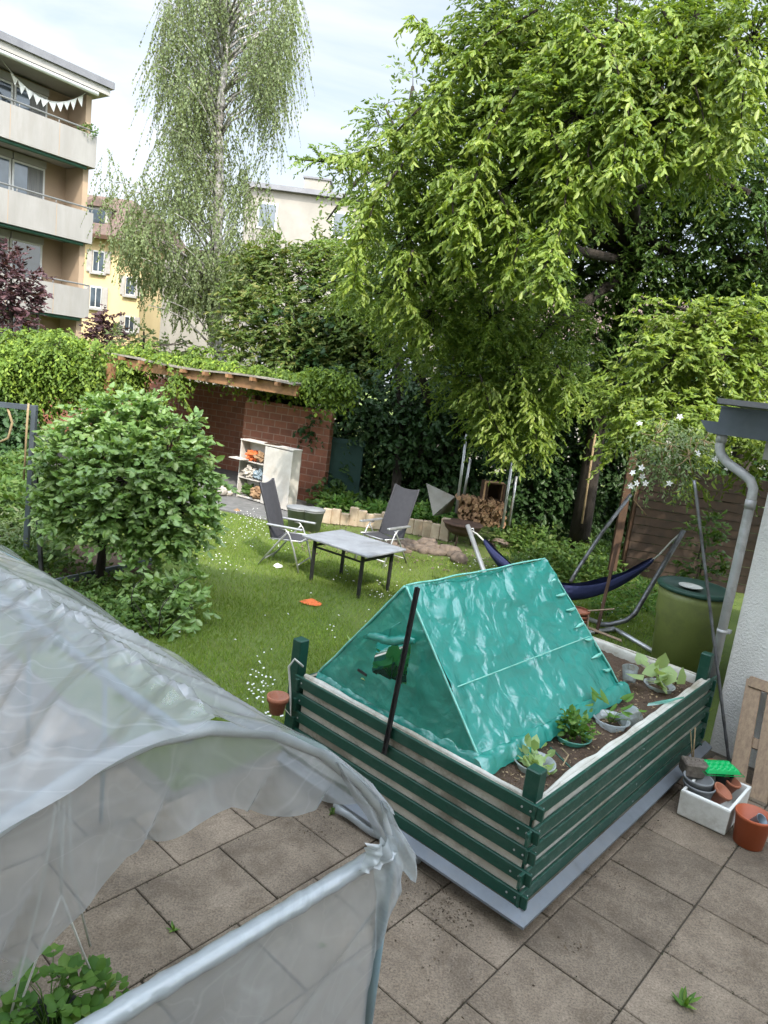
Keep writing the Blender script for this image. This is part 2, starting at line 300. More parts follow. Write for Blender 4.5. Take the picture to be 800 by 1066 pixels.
    def grid(s, fn, nu, nv, smooth=True, keep=None):
        vs = [fn(i/nu, j/nv) for j in range(nv+1) for i in range(nu+1)]
        F = [(j*(nu+1)+i, j*(nu+1)+i+1, (j+1)*(nu+1)+i+1, (j+1)*(nu+1)+i) for j in range(nv) for i in range(nu)
             if keep is None or keep((i+.5)/nu, (j+.5)/nv)]
        return s.add(vs, F, smooth)
    def poly(s, pts): return s.add(pts, [tuple(range(len(pts)))])
    def prism(s, pts, d):       # polygon pts extruded by vector d
        n = len(pts); d = np.asarray(d, float)
        return s.add(list(pts)+[np.asarray(p)+d for p in pts], [tuple(range(n))[::-1], tuple(range(n, 2*n))]+[(i, (i+1) % n, n+(i+1) % n, n+i) for i in range(n)])
    def rock(s, c, r, seed=0, sq=(1, 1, 1), nu=9, nv=6):
        c = np.asarray(c, float)
        def fn(u, v):
            th = 2*PI*u; ph = PI*v; d = V(math.sin(ph)*math.cos(th), math.sin(ph)*math.sin(th), math.cos(ph))
            return c+d*np.array(sq)*r*(1+.35*nz(d*1.7+seed*3.1))
        return s.grid(fn, nu, nv)

def finish(name, me, m, loc, parent=None):
    o = bpy.data.objects.new(name, me); COL.objects.link(o)
    if m is not None: me.materials.append(m)
    if parent is not None: o.parent = parent
    return o
def set_uv(me):
    nl = len(me.loops); co = np.empty(len(me.vertices)*3); me.vertices.foreach_get('co', co); co = co.reshape(-1, 3)
    uv = np.zeros((nl, 2))
    for p in me.polygons:
        n = np.array(p.normal); 
        for li in p.loop_indices:
            q = co[me.loops[li].vertex_index]
            if abs(n[2]) > .7: uv[li] = q[:2]
            else:
                t = nrm(np.cross(UP, n)); uv[li] = (q@t, q[2])
    l = me.uv_layers.new(name='UVMap'); l.data.foreach_set('uv', uv.ravel())
class Thing:
    """a top-level thing: an Empty at its base (parts=True) or one mesh"""
    def __init__(s, name, label, cat, loc, group=None):
        o = bpy.data.objects.new(name, None); COL.objects.link(o); o.location = tuple(map(float, loc)); o.empty_display_size = .1
        s.o = o; s.loc = np.array(loc, float); tagit(o, label, cat, group)
    def part(s, name, mb, m, parent=None, uv=False, label=None):
        o = meshobj(name, mb, m, s.loc, uv); o.parent = parent or s.o
        if label: o['label'] = label
        return o
def tagit(o, label=None, cat=None, group=None, kind=None):
    if label: o['label'] = label
    if cat: o['category'] = cat
    if group: o['group'] = group
    if kind: o['kind'] = kind
def meshobj(name, mb, m, loc=(0, 0, 0), uv=False):
    me = bpy.data.meshes.new(name); loc = np.array(loc, float)
    if isinstance(mb, MB):
        me.from_pydata([tuple(np.array(p)-loc) for p in mb.v], [], mb.f); me.polygons.foreach_set('use_smooth', mb.sm)
    else:                                   # (verts Nx3, faces MxK) numpy
        v, f = mb; k = f.shape[1]; me.vertices.add(len(v)); me.vertices.foreach_set('co', (v-loc).ravel())
        me.loops.add(f.size); me.loops.foreach_set('vertex_index', f.ravel().astype(np.int32))
        me.polygons.add(len(f)); me.polygons.foreach_set('loop_start', np.arange(len(f), dtype=np.int32)*k)
        try: me.polygons.foreach_set('loop_total', np.full(len(f), k, dtype=np.int32))
        except Exception: pass
    me.update(calc_edges=True); me.validate()
    if uv: set_uv(me)
    return finish(name, me, m, loc)
def single(name, mb, m, label, cat, loc=None, group=None, uv=False):
    if loc is None:
        v = np.array(mb.v) if isinstance(mb, MB) else mb[0]; loc = V((v[:, 0].min()+v[:, 0].max())/2, (v[:, 1].min()+v[:, 1].max())/2, v[:, 2].min())
    o = meshobj(name, mb, m, loc, uv); o.location = tuple(loc); tagit(o, label, cat, group); return o
def struct(name, mb, m, kind='structure', uv=False):
    o = meshobj(name, mb, m, (0, 0, 0), uv); o['kind'] = kind; return o
def copy_tree(o, parent=None):
    c = o.copy(); COL.objects.link(c); c.parent = parent
    for ch in o.children: copy_tree(ch, c)
    return c

# ------------------------------------------------------------------ leaves
def leaves(P, D, S, L, Wd, curl=.25, fold=.25):
    """each leaf: six corners, two quads folded at the midrib"""
    n = len(P); D = nrm(D); S = nrm(S-D*np.sum(S*D, 1, keepdims=True)); Nn = np.cross(D, S)
    L = np.broadcast_to(np.asarray(L, float), (n,))[:, None]; Wd = np.broadcast_to(np.asarray(Wd, float), (n,))[:, None]
    tip = P+D*L-Nn*L*curl
    m1 = P+D*L*.28; m2 = P+D*L*.68-Nn*L*curl*.4
    v = np.stack([P, m1+S*Wd*.42+Nn*Wd*fold, m2+S*Wd*.4+Nn*Wd*fold*.6, tip, m2-S*Wd*.4+Nn*Wd*fold*.6, m1-S*Wd*.42+Nn*Wd*fold], 1).reshape(-1, 3)
    b = np.arange(n)[:, None]*6
    f = np.stack([b+np.array([0, 1, 2, 3]), b+np.array([0, 3, 4, 5])], 1).reshape(-1, 4)
    return v, f
def diamonds(P, D, S, L, Wd):
    n = len(P); D = nrm(D); S = nrm(S-D*np.sum(S*D, 1, keepdims=True))
    L = np.broadcast_to(np.asarray(L, float), (n,))[:, None]; Wd = np.broadcast_to(np.asarray(Wd, float), (n,))[:, None]
    v = np.stack([P, P+D*L*.45+S*Wd*.5, P+D*L, P+D*L*.45-S*Wd*.5], 1).reshape(-1, 3)
    return v, np.arange(n*4).reshape(-1, 4)
def cat_(parts):
    vs, fs, o = [], [], 0
    for v, f in parts: vs.append(v); fs.append(f+o); o += len(v)
    return np.concatenate(vs), np.concatenate(fs)
def rdir(n): return nrm(rng.normal(size=(n, 3)))
def sprays(O, d, length, K, L, Wd, droop=.6, hang=.6, spread=.7, small=False, curl=.25):
    """leafy twigs: origins O, start directions d; K leaves on each"""
    n = len(O); length = np.broadcast_to(np.asarray(length, float), (n,))[:, None, None]
    t = np.linspace(.08, 1, K)[None, :, None]; d = nrm(d)
    pos = O[:, None]+d[:, None]*length*t+np.array([0, 0, -1.])*length*droop*t**2
    tan = nrm(d[:, None]+np.array([0, 0, -2.])*droop*t)
    side = nrm(np.cross(tan, np.broadcast_to(UP, tan.shape))+rng.normal(size=tan.shape)*.15)
    sg = np.where(np.arange(K) % 2 == 0, 1., -1.)[None, :, None]
    ld = nrm(tan*.7+side*sg*spread+np.array([0, 0, -1.])*hang+rng.normal(size=tan.shape)*.28)
    S = np.cross(ld, nrm(rng.normal(size=tan.shape)*.55+np.array([0, 0, 1.])+np.array([0, -.35, 0])))
    k = n*K; LL = L*rng.uniform(.45, 1.3, k)
    fn = diamonds if small else (lambda *a_: leaves(*a_, curl=curl))
    return fn(pos.reshape(k, 3), ld.reshape(k, 3), S.reshape(k, 3), LL, LL*Wd/L)
def shell(c, rad, n, lo=.45, top=0):
    u = rdir(n); u[:, 2] += top; u = nrm(u); r = rng.uniform(lo**3, 1, n)**(1/3)
    wob = 1+.3*np.array([noise.noise(Vector(tuple(x*1.8))+Vector(tuple(c))) for x in u])
    return np.asarray(c)+u*np.asarray(rad)*(r*wob)[:, None], u
def limb(mb, p0, p1, r0, r1, sag=.1, seg=5, n=7):
    p0 = np.asarray(p0, float); p1 = np.asarray(p1, float); L = np.linalg.norm(p1-p0)
    pts = [p0+(p1-p0)*t+UP*math.sin(t*PI)*L*sag+V(nz(p0+t*2), nz(p1+t*2+5), nz(p0-t*3))*L*.07*math.sin(t*PI) for t in np.linspace(0, 1, seg+1)]
    mb.tube(pts, list(np.linspace(r0, r1, seg+1)), n); return pts

# ================================================================== SETTING
# lawn ground: one sheet to the horizon
g = MB(); g.poly([V(-160, -160, LAWN), V(160, -160, LAWN), V(160, 220, LAWN), V(-160, 220, LAWN)])
struct('ground', g, M['lawn'])
# patio: mortar bed and slabs
g = MB(); q = [ab(-2.8, -4), ab(6.25, -4), ab(6.25, 3.42), ab(-2.8, 3.42)]
g.prism([p+UP*(-.22) for p in q], UP*.205); q = [ab(-2.8, 3.42), ab(2.35, 3.42), ab(2.35, 6.4), ab(-2.8, 6.4)]; g.prism([p+UP*(-.22) for p in q], UP*.205); struct('patio_base', g, M['joint'])
g = MB(); S_ = .507
rows = [(.779-S_*k, .779-S_*(k-1), 3.79+.25*(k % 2)) for k in range(9, 0, -1)]+[(.779, 1.286, 4.013), (1.286, 1.793, 2.76), (1.793, 2.30, 2.5), (2.30, 2.815, 2.25), (2.815, 3.33, 2.005)]+[(3.33+S_*k, 3.33+S_*(k+1), 2.25+.25*(k % 2)) for k in range(6)]
for b0, b1, ph in rows:
    for k in range(-12, 8):
        a0 = ph+k*S_; a1 = a0+S_
        if a0 < -2.8 or a1 > (6.3 if b0 < 3.3 else 2.36): continue
        dz = rng.uniform(-.002, .002)
        g.box(ab((a0+a1)/2, (b0+b1)/2, -.02+dz), S_/2-.0036+rng.uniform(-.0016, .001), (b1-b0)/2-.0038, .02, A, B, bev=.004)
struct('patio', g, M['slab'])
P = []
for b0, b1, ph in rows:
    for k in range(-12, 8):
        a0 = ph+k*S_
        if a0 < -1 or a0 > 6.2: continue
        for q in range(rng.integers(0, 9)): P.append(ab(a0+rng.normal()*.004, b0+(b1-b0)*rng.random(), .001))
for b0, b1, ph in rows:
    for q in range(110):
        x = rng.uniform(-.5, 6.0)
        if nz((x*1.3, b0*3, 2)) > .0: P.append(ab(x, b0+rng.normal()*.004, .001))
P = np.array(P); P = P[~((P@A > 3.0) & (P@B > 1.36))]; P = np.repeat(P, 5, 0)+rng.normal(size=(len(P)*5, 3))*[.009, .009, .0015]
MOSS = P
# slab terrace under the brick shelter
SHD = nrm(V(-.93, .37, 0)); SHN = V(SHD[1], -SHD[0], 0)*1.0    # shelter direction (to the left) and normal towards the viewer
SHN = SHN if SHN[1] < 0 else -SHN
SR = V(-1.35, 15.0, LAWN)                                        # right foot of the brick wall
g = MB(); p0 = SR+SHN*2.3-SHD*.2; g.prism([p0, p0+SHD*13, p0+SHD*13-SHN*4.2, p0-SHN*4.2], UP*.03); struct('terrace', g, M['slate'])

_n = len(MOSS); _v = diamonds(MOSS, rdir(_n)*[1, 1, .4], rdir(_n), rng.uniform(.004, .014, _n), rng.uniform(.003, .009, _n))
struct('joint_moss', _v, mat('moss', (.035, .04, .018), (.06, .05, .03), 30, 1, island=.5, bmp=0), 'stuff')
# ================================================================== RAISED BED
A0, A1, B0, B1, ZT = 3.05, 5.78, 1.38, 3.12, .72
bed = Thing('raised_bed', 'dark green slatted raised garden bed holding soil and the teal tent', 'raised bed', ab(A0, B0))
def wslat(p0, p1, w, h, seed):
    s = MB(); s.bar(p0, p1, w, h, bev=.003); return s
for k in range(5):       # left side, facing the greenhouse
    z = .182+k*.122; j = (rng.random(2)-.5)*.018
    bed.part('slat', wslat(ab(A0-.012, B0-.055, z+j[0]), ab(A0-.012, B1+.05, z+j[1]), .019, .071, k), M['green'])
for k in range(5):       # right side
    z = .172+k*.125; j = (rng.random(2)-.5)*.03; e = .03*(k % 2)
    bed.part('slat', wslat(ab(A0-.03-e, B0-.012, z+j[0]), ab(A1+.08+e, B0-.012, z+j[1]), .017, .079, k+9), M['greenworn'])
for k in range(5):
    z = .105+k*.135
    bed.part('slat', wslat(ab(A1+.012, B0-.04, z), ab(A1+.012, B1+.04, z), .026, .09, k), M['green'])
    bed.part('slat', wslat(ab(A0-.04, B1+.012, z), ab(A1+.04, B1+.012, z), .026, .09, k), M['green'])
for a_, b_, h in ((A0+.05, B0+.05, .86), (A1-.05, B0+.05, .9), (A0+.03, B1+.08, .93), (A1-.05, B1-.05, .78)):
    m_ = MB(); m_.box(ab(a_, b_, h/2-.0), .04, .04, h/2, A, B, bev=.006); bed.part('corner_post', m_, M['green'])
for k in range(5):
    for b_ in (B0+.01, B0+.06, B1-.02):
        bed.part('screw', MB().tube([ab(A0-.0225, b_, .182+k*.122), ab(A0-.0245, b_, .182+k*.122)], .006, 8), M['alu'])
    for a_ in (A0+.05, A0+1.4, A1-.05): bed.part('screw', MB().tube([ab(a_, B0-.0215, .172+k*.125), ab(a_, B0-.0235, .172+k*.125)], .006, 8), M['alu'])
# inner boards seen through the gaps
m_ = MB()
m_.box(ab(A0+.0125, (B0+B1)/2, .40), .012, (B1-B0)/2-.02, .30, A, B); m_.box(ab(A1-.02, (B0+B1)/2, .36), .012, (B1-B0)/2-.02, .34, A, B)
m_.box(ab((A0+A1)/2, B1-.02, .36), (A1-A0)/2-.02, .012, .34, A, B)
bed.part('inner_board', m_, M['cream'])
m_ = MB(); m_.box(ab((A0+A1)/2, B0+.0115, .36), (A1-A0)/2-.02, .012, .34, A, B); bed.part('inner_board', m_, M['liner'])
# white liner draped along the rim
def liner(p0, p1, inw, seed, amp=.03, out=.0):
    p0 = np.asarray(p0); p1 = np.asarray(p1); L = np.linalg.norm(p1-p0); ex = (p1-p0)/L
    def fn(u, v):
        p = p0+(p1-p0)*u; w = nz((u*L*3+seed, seed, 0))*amp; w2 = nz((u*L*7+seed, 3, 1))*amp*.6
        prof = [(-.012-out, -.02), (-.01, -.002), (.0, .006), (.012, .006), (.024, -.012), (.03, -.12)]
        x = v*(len(prof)-1); i = min(int(x), len(prof)-2); f = x-i
        o = prof[i][0]*(1-f)+prof[i+1][0]*f; h = prof[i][1]*(1-f)+prof[i+1][1]*f
        return p+inw*(o+.022+w*min(1, v*2.2))+UP*(h+w2*.5)
    m = MB(); m.grid(fn, int(L*30), 10); return m
bed.part('liner', liner(ab(A0+.02, B0+.01, ZT-.02), ab(A1-.04, B0+.01, ZT-.02), B, 1, .035), M['liner'])
bed.part('liner', liner(ab(A0+.0, B0+.05, ZT-.01), ab(A0+.0, B1, ZT-.01), A, 5, .02), M['liner'])
bed.part('liner', liner(ab(A1-.02, B0+.05, ZT-.03), ab(A1-.02, B1, ZT-.03), -A, 9, .02), M['liner'])
m_ = MB()
bed.part('soil', m_.grid(lambda u, v: ab(A0+.05+(A1-A0-.1)*u, B0+.05+(B1-B0-.1)*v, .61+.03*nz((u*6, v*5, 0))+.022*nz((u*25, v*18, 1))+.014*nz((u*70, v*50, 4))+.02*math.sin(v*PI)), 150, 100), M['soil'])
# zinc flashing round the foot, raised above a recess coloured dark for shade
m_ = MB()
def lipseg(pa, pb, outa, outb): m_.add([pa+UP*.142, pb+UP*.142, pb+outb+UP*.110, pa+outa+UP*.110, pb+outb+UP*.096, pa+outa+UP*.096, pa+UP*.128, pb+UP*.128], [(3, 2, 1, 0), (5, 4, 2, 3), (4, 5, 6, 7)])
c1 = ab(A0-.026, B0-.03); c2 = ab(A1+.12, B0-.03); c3 = ab(A0-.026, B1+.08); o_ = .062
n_ = 5
for k in range(n_):
    pa = c1+(c2-c1)*k/n_; pb = c1+(c2-c1)*((k+1)/n_+(.006 if k < n_-1 else 0))
    lipseg(pb+UP*.002*(k % 2), pa+UP*.002*(k % 2), -B*o_, -B*o_-(A*o_ if k == 0 else 0))
lipseg(c1, c3, -A*o_-B*o_, -A*o_)
bed.part('flashing', m_, M['lip'])
m_ = MB(); m_.box(ab((A0+A1)/2, (B0+B1)/2, .06), (A1-A0)/2-.03, (B1-B0)/2-.03, .06, A, B); bed.part('shadow_plinth', m_, M['dark'])  # near-black body paints the shade beneath the flashing
m_ = MB(); m_.box(ab((A0+A1)/2, (B0+B1)/2, .30), (A1-A0)/2-.06, (B1-B0)/2-.06, .24, A, B); bed.part('fill', m_, M['soil'])

# dark angle-iron stake leaning on the left side
m_ = MB(); q0, q1 = W(399, 784, a=A0-.045), W(434, 611, a=A0-.03)
m_.bar(q0, q1, .028, .005, B); m_.bar(q0-B*.012, q1-B*.012, .026, .005, A)
for t in np.linspace(.08, .9, 9): m_.box(q0+(q1-q0)*t-A*.005, .004, .003, .008, B, A)
single('metal_stake', m_, M['dark'], 'dark brown metal bar leaning against the slats in front of the teal tent', 'stake')

# ------------------------------------------------------------------ tent
TA0, TA1 = 3.16, 4.90
T_f = [ab(TA0, 3.08, ZT), ab(TA0, 1.80, ZT), ab(TA0, 2.46, 1.50)]       # front: left foot, right foot, apex
T_b = [ab(TA1, 3.08, ZT), ab(TA1, 1.76, ZT), ab(TA1-.17, 2.42, 1.50)]
tent = Thing('tarp_tent', 'teal plastic A-frame tent covering half of the green raised bed', 'garden tent', ab((TA0+TA1)/2, 2.4, .66))
def quad(p00, p10, p11, p01, amp, sc_=3, seed=0, fr=None):
    nn = nrm(np.cross(np.asarray(p10)-p00, np.asarray(p01)-p00))
    def fn(u, v):
        p = p00*(1-u)*(1-v)+p10*u*(1-v)+p11*u*v+p01*(1-u)*v
        h = nz((p[0]*sc_+seed, p[1]*sc_, p[2]*sc_))*amp+nz((p[0]*sc_*3+seed, p[1]*sc_*3, p[2]*sc_*3))*amp*.45
        r1 = 1-abs(nz((p[0]*4+seed, p[1]*4+2, p[2]*6))); h += amp*.55*r1**6
        if fr: h += fr(u, v)
        return p+nn*h
    return fn
sag = lambda u, v: -.05*math.sin(PI*u)*math.sin(PI*v)+.02*math.sin(PI*v)*nz((u*2.2, v*1.5, 5))-.018*math.sin(PI*u)*max(0, v-.8)*5
m_ = MB(); m_.grid(quad(T_f[1], T_b[1], T_b[2], T_f[2], .022, 3, 3, sag), 90, 60); tent.part('right_cover', m_, M['tent'])
m_ = MB(); m_.grid(quad(T_b[0], T_f[0], T_f[2], T_b[2], .02, 3, 9, sag), 50, 36); tent.part('left_cover', m_, M['tent'])
m_ = MB(); m_.grid(quad(T_b[1], T_b[0], T_b[2]+B*.02, T_b[2], .03, 4, 13), 30, 26); tent.part('back_cover', m_, M['tent'])
# front with a cut window
wc = W(410, 702, a=TA0); fr_o = T_f[0]; fr_w = T_f[1]-T_f[0]
win = [W(x, y, a=TA0) for x, y in ((389, 699), (395, 664), (429, 670), (425, 712))]
wb = [w@B for w in win]; wz = [w[2] for w in win]
def keepwin(u, v):
    lw = T_f[0]*(1-v)+T_f[2]*v; rw = T_f[1]*(1-v)+T_f[2]*v; p = lw*(1-u)+rw*u
    x, z = p@B, p[2]; c = False; j = 3
    for i in range(4):
        if (wz[i] > z) != (wz[j] > z) and x < (wb[j]-wb[i])*(z-wz[i])/(wz[j]-wz[i])+wb[i]: c = not c
        j = i
    return not c
m_ = MB(); m_.grid(quad(T_f[0], T_f[1], T_f[2]-B*.004, T_f[2]+B*.004, .014, 4, 21, lambda u, v: .02*math.sin(PI*u)*(1-v)), 90, 80, keep=keepwin)
tent.part('front_cover', m_, M['tentfront'])
# rolled up window flap, seams, hem
m_ = MB(); q0, q1 = W(380, 663, a=TA0-.03), W(432, 668, a=TA0-.03)
m_.tube([q0+(q1-q0)*t+UP*(.01*math.sin(t*9)) for t in np.linspace(0, 1, 9)], [.012, .022, .027, .03, .026, .03, .027, .024, .014], 9)
m_.tube([(q0+q1)/2+UP*.02, (q0+q1)/2+UP*.07-A*.002, T_f[2]-UP*.22-A*.01], .003, 5); tent.part('window_flap', m_, M['tent'])
def seam(p0, p1, r, out): return MB().tube([np.asarray(p0)+(np.asarray(p1)-p0)*t+out*(.006+.008*nz((t*7, r*90, p0[0]))) for t in np.linspace(0, 1, 26)], r, 6)
nR = nrm(np.cross(T_b[1]-T_f[1], T_f[2]-T_f[1])); nR = nR if nR@B < 0 else -nR
tent.part('edge_seam', seam(T_f[1], T_f[2], .007, nR*.5-A*.6), M['tentseam']); tent.part('edge_seam', seam(T_f[0], T_f[2], .008, B*.5-A*.6), M['tentseam'])
tent.part('edge_seam', seam(T_f[2], T_b[2], .006, UP), M['tentseam']); tent.part('edge_seam', seam(T_b[1], T_b[2], .006, nR), M['tentseam'])
mid = seam(T_f[1]*.62+T_f[2]*.38, T_b[1]*.62+T_b[2]*.38, .004, nR); tent.part('edge_seam', mid, M['tentseam'])
# creased skirt on the soil
def skirt(p0, p1, out, seed, w=.12, n=90):
    def fn(u, v):
        p = p0+(p1-p0)*u; ww = w*(1+.35*nz((u*6+seed, 0, 0)))
        return p+out*(ww*v-.012)+UP*(.006-.07*v+.035*math.sin(v*PI)*(1+nz((u*14+seed, 1, 0)))+.016*nz((u*30+seed, v*4, 2)))
    m = MB(); m.grid(fn, n, 9); return m
tent.part('skirt', skirt(T_f[1]-A*.05, T_b[1]+A*.06, -B, 2, .095), M['tent']); tent.part('skirt', skirt(T_f[0], T_f[1]-B*.03, -A, 7, .05), M['tent'])
tent.part('skirt', skirt(T_b[1]-B*.03, T_b[0], A, 4, .08), M['tent'])
# gathered pleats along the back edge
m_ = MB()
for k in range(7):
    t = .12+k*.12; p = T_b[1]*(1-t)+T_b[2]*t; ln = .09+.06*rng.random()
    m_ = MB(); m_.tube([p+nR*.004, p+nR*.008-A*ln*.5-UP*.004, p+nR*.001-A*ln+UP*.012*rng.normal()], [.010, .013, .004], 8); tent.part('pleat', m_, M['tentseam'])
m_ = MB(); q0, q1 = W(373, 697, a=TA0-.015), W(382, 703, a=TA0-.015); m_.bar(q0, q1, .012, .014); tent.part('clip', m_, M['blackpot'])
m_ = MB(); m_.tube([T_f[0]+UP*.0+A*.02-B*.03, ab(TA0+.02, 2.46, 1.455), T_f[1]+A*.02+B*.03], .008, 6); m_.tube([T_b[0]-A*.03-B*.03, T_b[2]-UP*.06-A*.03, T_b[1]-A*.03+B*.03], .008, 6); 
tent.part('pole_frame', m_, M['dark'])

# ------------------------------------------------------------------ plants in the bed
def pot(c, r0, r1, h, wall=.003, rim=.006):
    m = MB(); m.lathe(c, [(r0, 0), (r1, h-.02), (r1+rim, h-.018), (r1+rim, h), (r1-wall, h), (r0-wall, .006), (0.001, .006)], 26, closed_bottom=True); return m
def collar(c, r0, r1, h):
    m = MB(); m.lathe(c, [(r0, 0), (r1, h), (r1+.012, h+.002), (r1+.012, h-.004), (r1-.003, h-.004), (r0-.003, 0)], 28, closed_bottom=False); return m
def herb(c, r, h, n, L, mt, name, label, T=None, wr=.8, lay=3):
    t = T or Thing(name, label, 'plant', c); O = []; m = MB(); c = np.asarray(c, float); Ds = []
    for k in range(n):
        an = rng.uniform(0, 2*PI); el = rng.uniform(.15, 1.0); d = V(math.cos(an)*(1-el*.7), math.sin(an)*(1-el*.7), el+.15)
        e = c+d*V(r*1.1, r*1.1, h)*rng.uniform(.6, 1); (m.tube if n > 400 else (lambda *z: t.part('stem', MB().tube(*z), mt)))([c+V(math.cos(an), math.sin(an), 0)*.01, (c+e)/2+UP*h*.12, e], [.003, .0025, .0015], 4)
        for q in range(lay): O.append(e+rng.normal(size=3)*L*.5); Ds.append(nrm(V(d[0], d[1], .15)+rng.normal(size=3)*.45))
    O = np.array(O); Ds = np.array(Ds); Sd = np.cross(Ds, UP+rng.normal(size=Ds.shape)*.35); LL = L*rng.uniform(.6, 1.15, len(O))
    if m.v: t.part('stem', m, mt)
    if len(O) <= 60 and n <= 16:
        for i in range(len(O)): t.part('leaf', leaves(O[i:i+1], Ds[i:i+1], Sd[i:i+1], LL[i:i+1], LL[i:i+1]*wr, .25, .12), mt)
    else: t.part('foliage', leaves(O, Ds, Sd, LL, LL*wr, .2, .15), mt)
    return t
ZS = .635
P1 = W(556, 797, z=ZS); P2 = W(596, 768, z=ZS); P3 = W(636, 752, z=ZS); P4 = W(686, 716, z=ZS)
for c, r, tl, lab, mt in ((P1, .095, 0, 'shallow clear plastic ring round the pale seedling behind the front post', 'clear'), (P2, .092, 0, 'teal tinted plastic ring round the bushiest herb in the bed', 'clearteal'),
                      (P3, .095, 0, 'clear plastic collar round the thin drooping seedling', 'clear'), (P4, .09, 0, 'clear plastic pot under the pale squash leaves', 'clear')):
    single('plant_collar', collar(c-UP*.03, r*.95, r*1.15, .06 if mt == 'clear' else .05), M[mt], lab, 'plant collar', c-UP*.03, 'plastic collars in the raised bed')
c = W(655, 750, z=ZS); single('plastic_cup', MB().lathe(c+UP*.012, [(.05, -.09), (.066, .06), (.07, .062), (.062, .06), (.046, -.085)], 22, nrm(A*.9-B*.5+UP*.35)), M['clear'], 'clear plastic cup lying on the soil beside the drooping seedling', 'cup', c)
c = W(655, 706, z=ZS); single('plastic_cup', MB().lathe(c+UP*.03, [(.045, -.07), (.06, .06), (.064, .062), (.056, .06), (.04, -.06)], 22, nrm(A*.6+B*.3+UP*.7)), M['clear'], 'clear plastic bottle bottom between the tent corner and the squash', 'cup', c)
herb(P1, .07, .10, 14, .07, M['lf_pale'], 'seedling', 'pale green seedling in a clear ring behind the front corner post')
herb(P2+UP*.01, .13, .14, 60, .042, M['lf_herb'], 'herb_plant', 'bushy bright green herb growing inside the teal ring')
herb(P3, .13, .13, 9, .10, M['lf_herb'], 'seedling', 'thin leafy seedling drooping over the clear collar', wr=.4, lay=2)
herb(P4+UP*.02, .15, .10, 13, .15, M['lf_pale'], 'squash_plant', 'squash plant with broad pale leaves at the far right corner', wr=.95, lay=1)
c = W(700, 733, z=ZS+.06); m_ = MB(); m_.grid(lambda u, v: W(675, 734, z=.70)*(1-u)+W(712, 727, z=.73)*u+A*(v-.5)*.11*math.sin(PI*min(1, u+.12))+UP*.015*math.cos(PI*(v-.5)), 14, 6)
single('green_tray', m_, M['clearteal'], 'thin green leaf-shaped plastic strip on the liner by the squash', 'plastic strip')
c = W(412, 690, z=ZS); herb(W(408, 705, a=3.45), .16, .17, 14, .13, M['lf_pale'], 'lettuce', 'pale leafy plant seen through the window of the tent', wr=.8, lay=2)
m_ = MB(); m_.bar(W(573, 778, z=ZS+.05), W(601, 806, z=ZS+.03), .012, .006, bev=.001); single('plant_label', m_, M['greenworn'], 'old flaking plant marker stick lying by the pale seedling', 'marker stick')
m_ = MB(); m_.tube([W(586, 797, z=ZS+.05), W(592, 786, z=ZS+.03), W(585, 779, z=ZS+.03)], .004, 5); single('twig', m_, M['straw'], 'short pale curved twig on the soil near the front post', 'twig')
# scattered crumbs of soil and straw in bed
P = np.array([ab(rng.uniform(A0+.1, A1-.1), rng.uniform(B0+.1, 1.95), .632+.02*rng.random()) for _ in range(900)])
struct('soil_litter', diamonds(P, rdir(900)*[1, 1, .2], rdir(900), rng.uniform(.01, .035, 900), rng.uniform(.004, .01, 900)), M['straw'], 'stuff')

# hanging flower pot on the left post with hook
c = W(289, 733, a=2.93)
hp = Thing('hanging_pot', 'small terracotta pot with a faded rim hooked on the left corner post', 'flower pot', c-UP*.06)
hp.part('pot', MB().lathe(c-UP*.06, [(.045, 0), (.062, .085), (.072, .087), (.074, .12), (.064, .12), (.04, .02), (.001, .02)], 22), M['terra'])
q0 = W(303, 745, a=2.99); q1 = W(301, 694, a=2.99); q2 = W(307, 686, a=3.0); q3 = W(316, 694, a=3.05)
hp.part('hook', MB().tube([c+UP*.02+A*.0, q0, (q0+q1)/2-B*.004, q1, q2, q3], .008, 6), M['rope'])

# ================================================================== GREENHOUSE (foreground left)
GB0, GB1, GC = 1.34, 4.4, .85
prof = [(1.01, 0), (1.0, .5), (.98, 1.0), (.955, 1.12), (.885, 1.25), (.76, 1.39), (.56, 1.565), (.36, 1.69), (.16, 1.765), (0, 1.785)]
prof = [(GC-x, z) for x, z in prof]+[(GC+x, z) for x, z in prof[-2::-1]]
def arch(a):     # height of the hoop at a (upper part)
    xs = [p[0] for p in prof[2:-2]]; zs = [p[1] for p in prof[2:-2]]; return float(np.interp(a, xs, zs))
gh = Thing('greenhouse', 'clear plastic hoop greenhouse with torn front film in the left foreground', 'greenhouse', ab(GC, (GB0+GB1)/2))
teal = mat('hoop_tube', (.20, .28, .31), (.15, .22, .25), 5, .35, bmp=.05)
wraptube = mat('wrapped_tube', (.42, .44, .45), (.33, .35, .36), 5, .3, bmp=.3, bscale=12, bdist=.01)
for i, b_ in enumerate((GB0, 3.4, GB1)):
    gh.part('hoop', MB().tube([ab(a, b_, z) for a, z in prof], .019 if i == 0 else .013, 10), wraptube if i == 0 else teal)
gh.part('ridge_tube', MB().tube([ab(GC+.1, GB0, 1.755), ab(GC+.1, GB1, 1.755)], .015, 8), teal)
for a_ in (GC-.97,): gh.part('eave_tube', MB().tube([ab(a_, GB0, 1.05), ab(a_, GB1, 1.05)], .015, 8), teal)
gh.part('front_rail', MB().tube([ab(-.12, GB0-.004, 1.08), ab(.6, GB0-.004, 1.07), ab(1.2, GB0-.006, 1.062), ab(1.835, GB0-.004, 1.05)], [.022, .022, .022, .021], 12), wraptube)
gh.part('rail_wrap', MB().tube([ab(-.12+1.95*t, GB0-.004, 1.08-.03*t) for t in np.linspace(0, 1, 70)], [.029+.006*nz((t*.55, 3, 1)) for t in range(70)], 14), M['filmthick'])
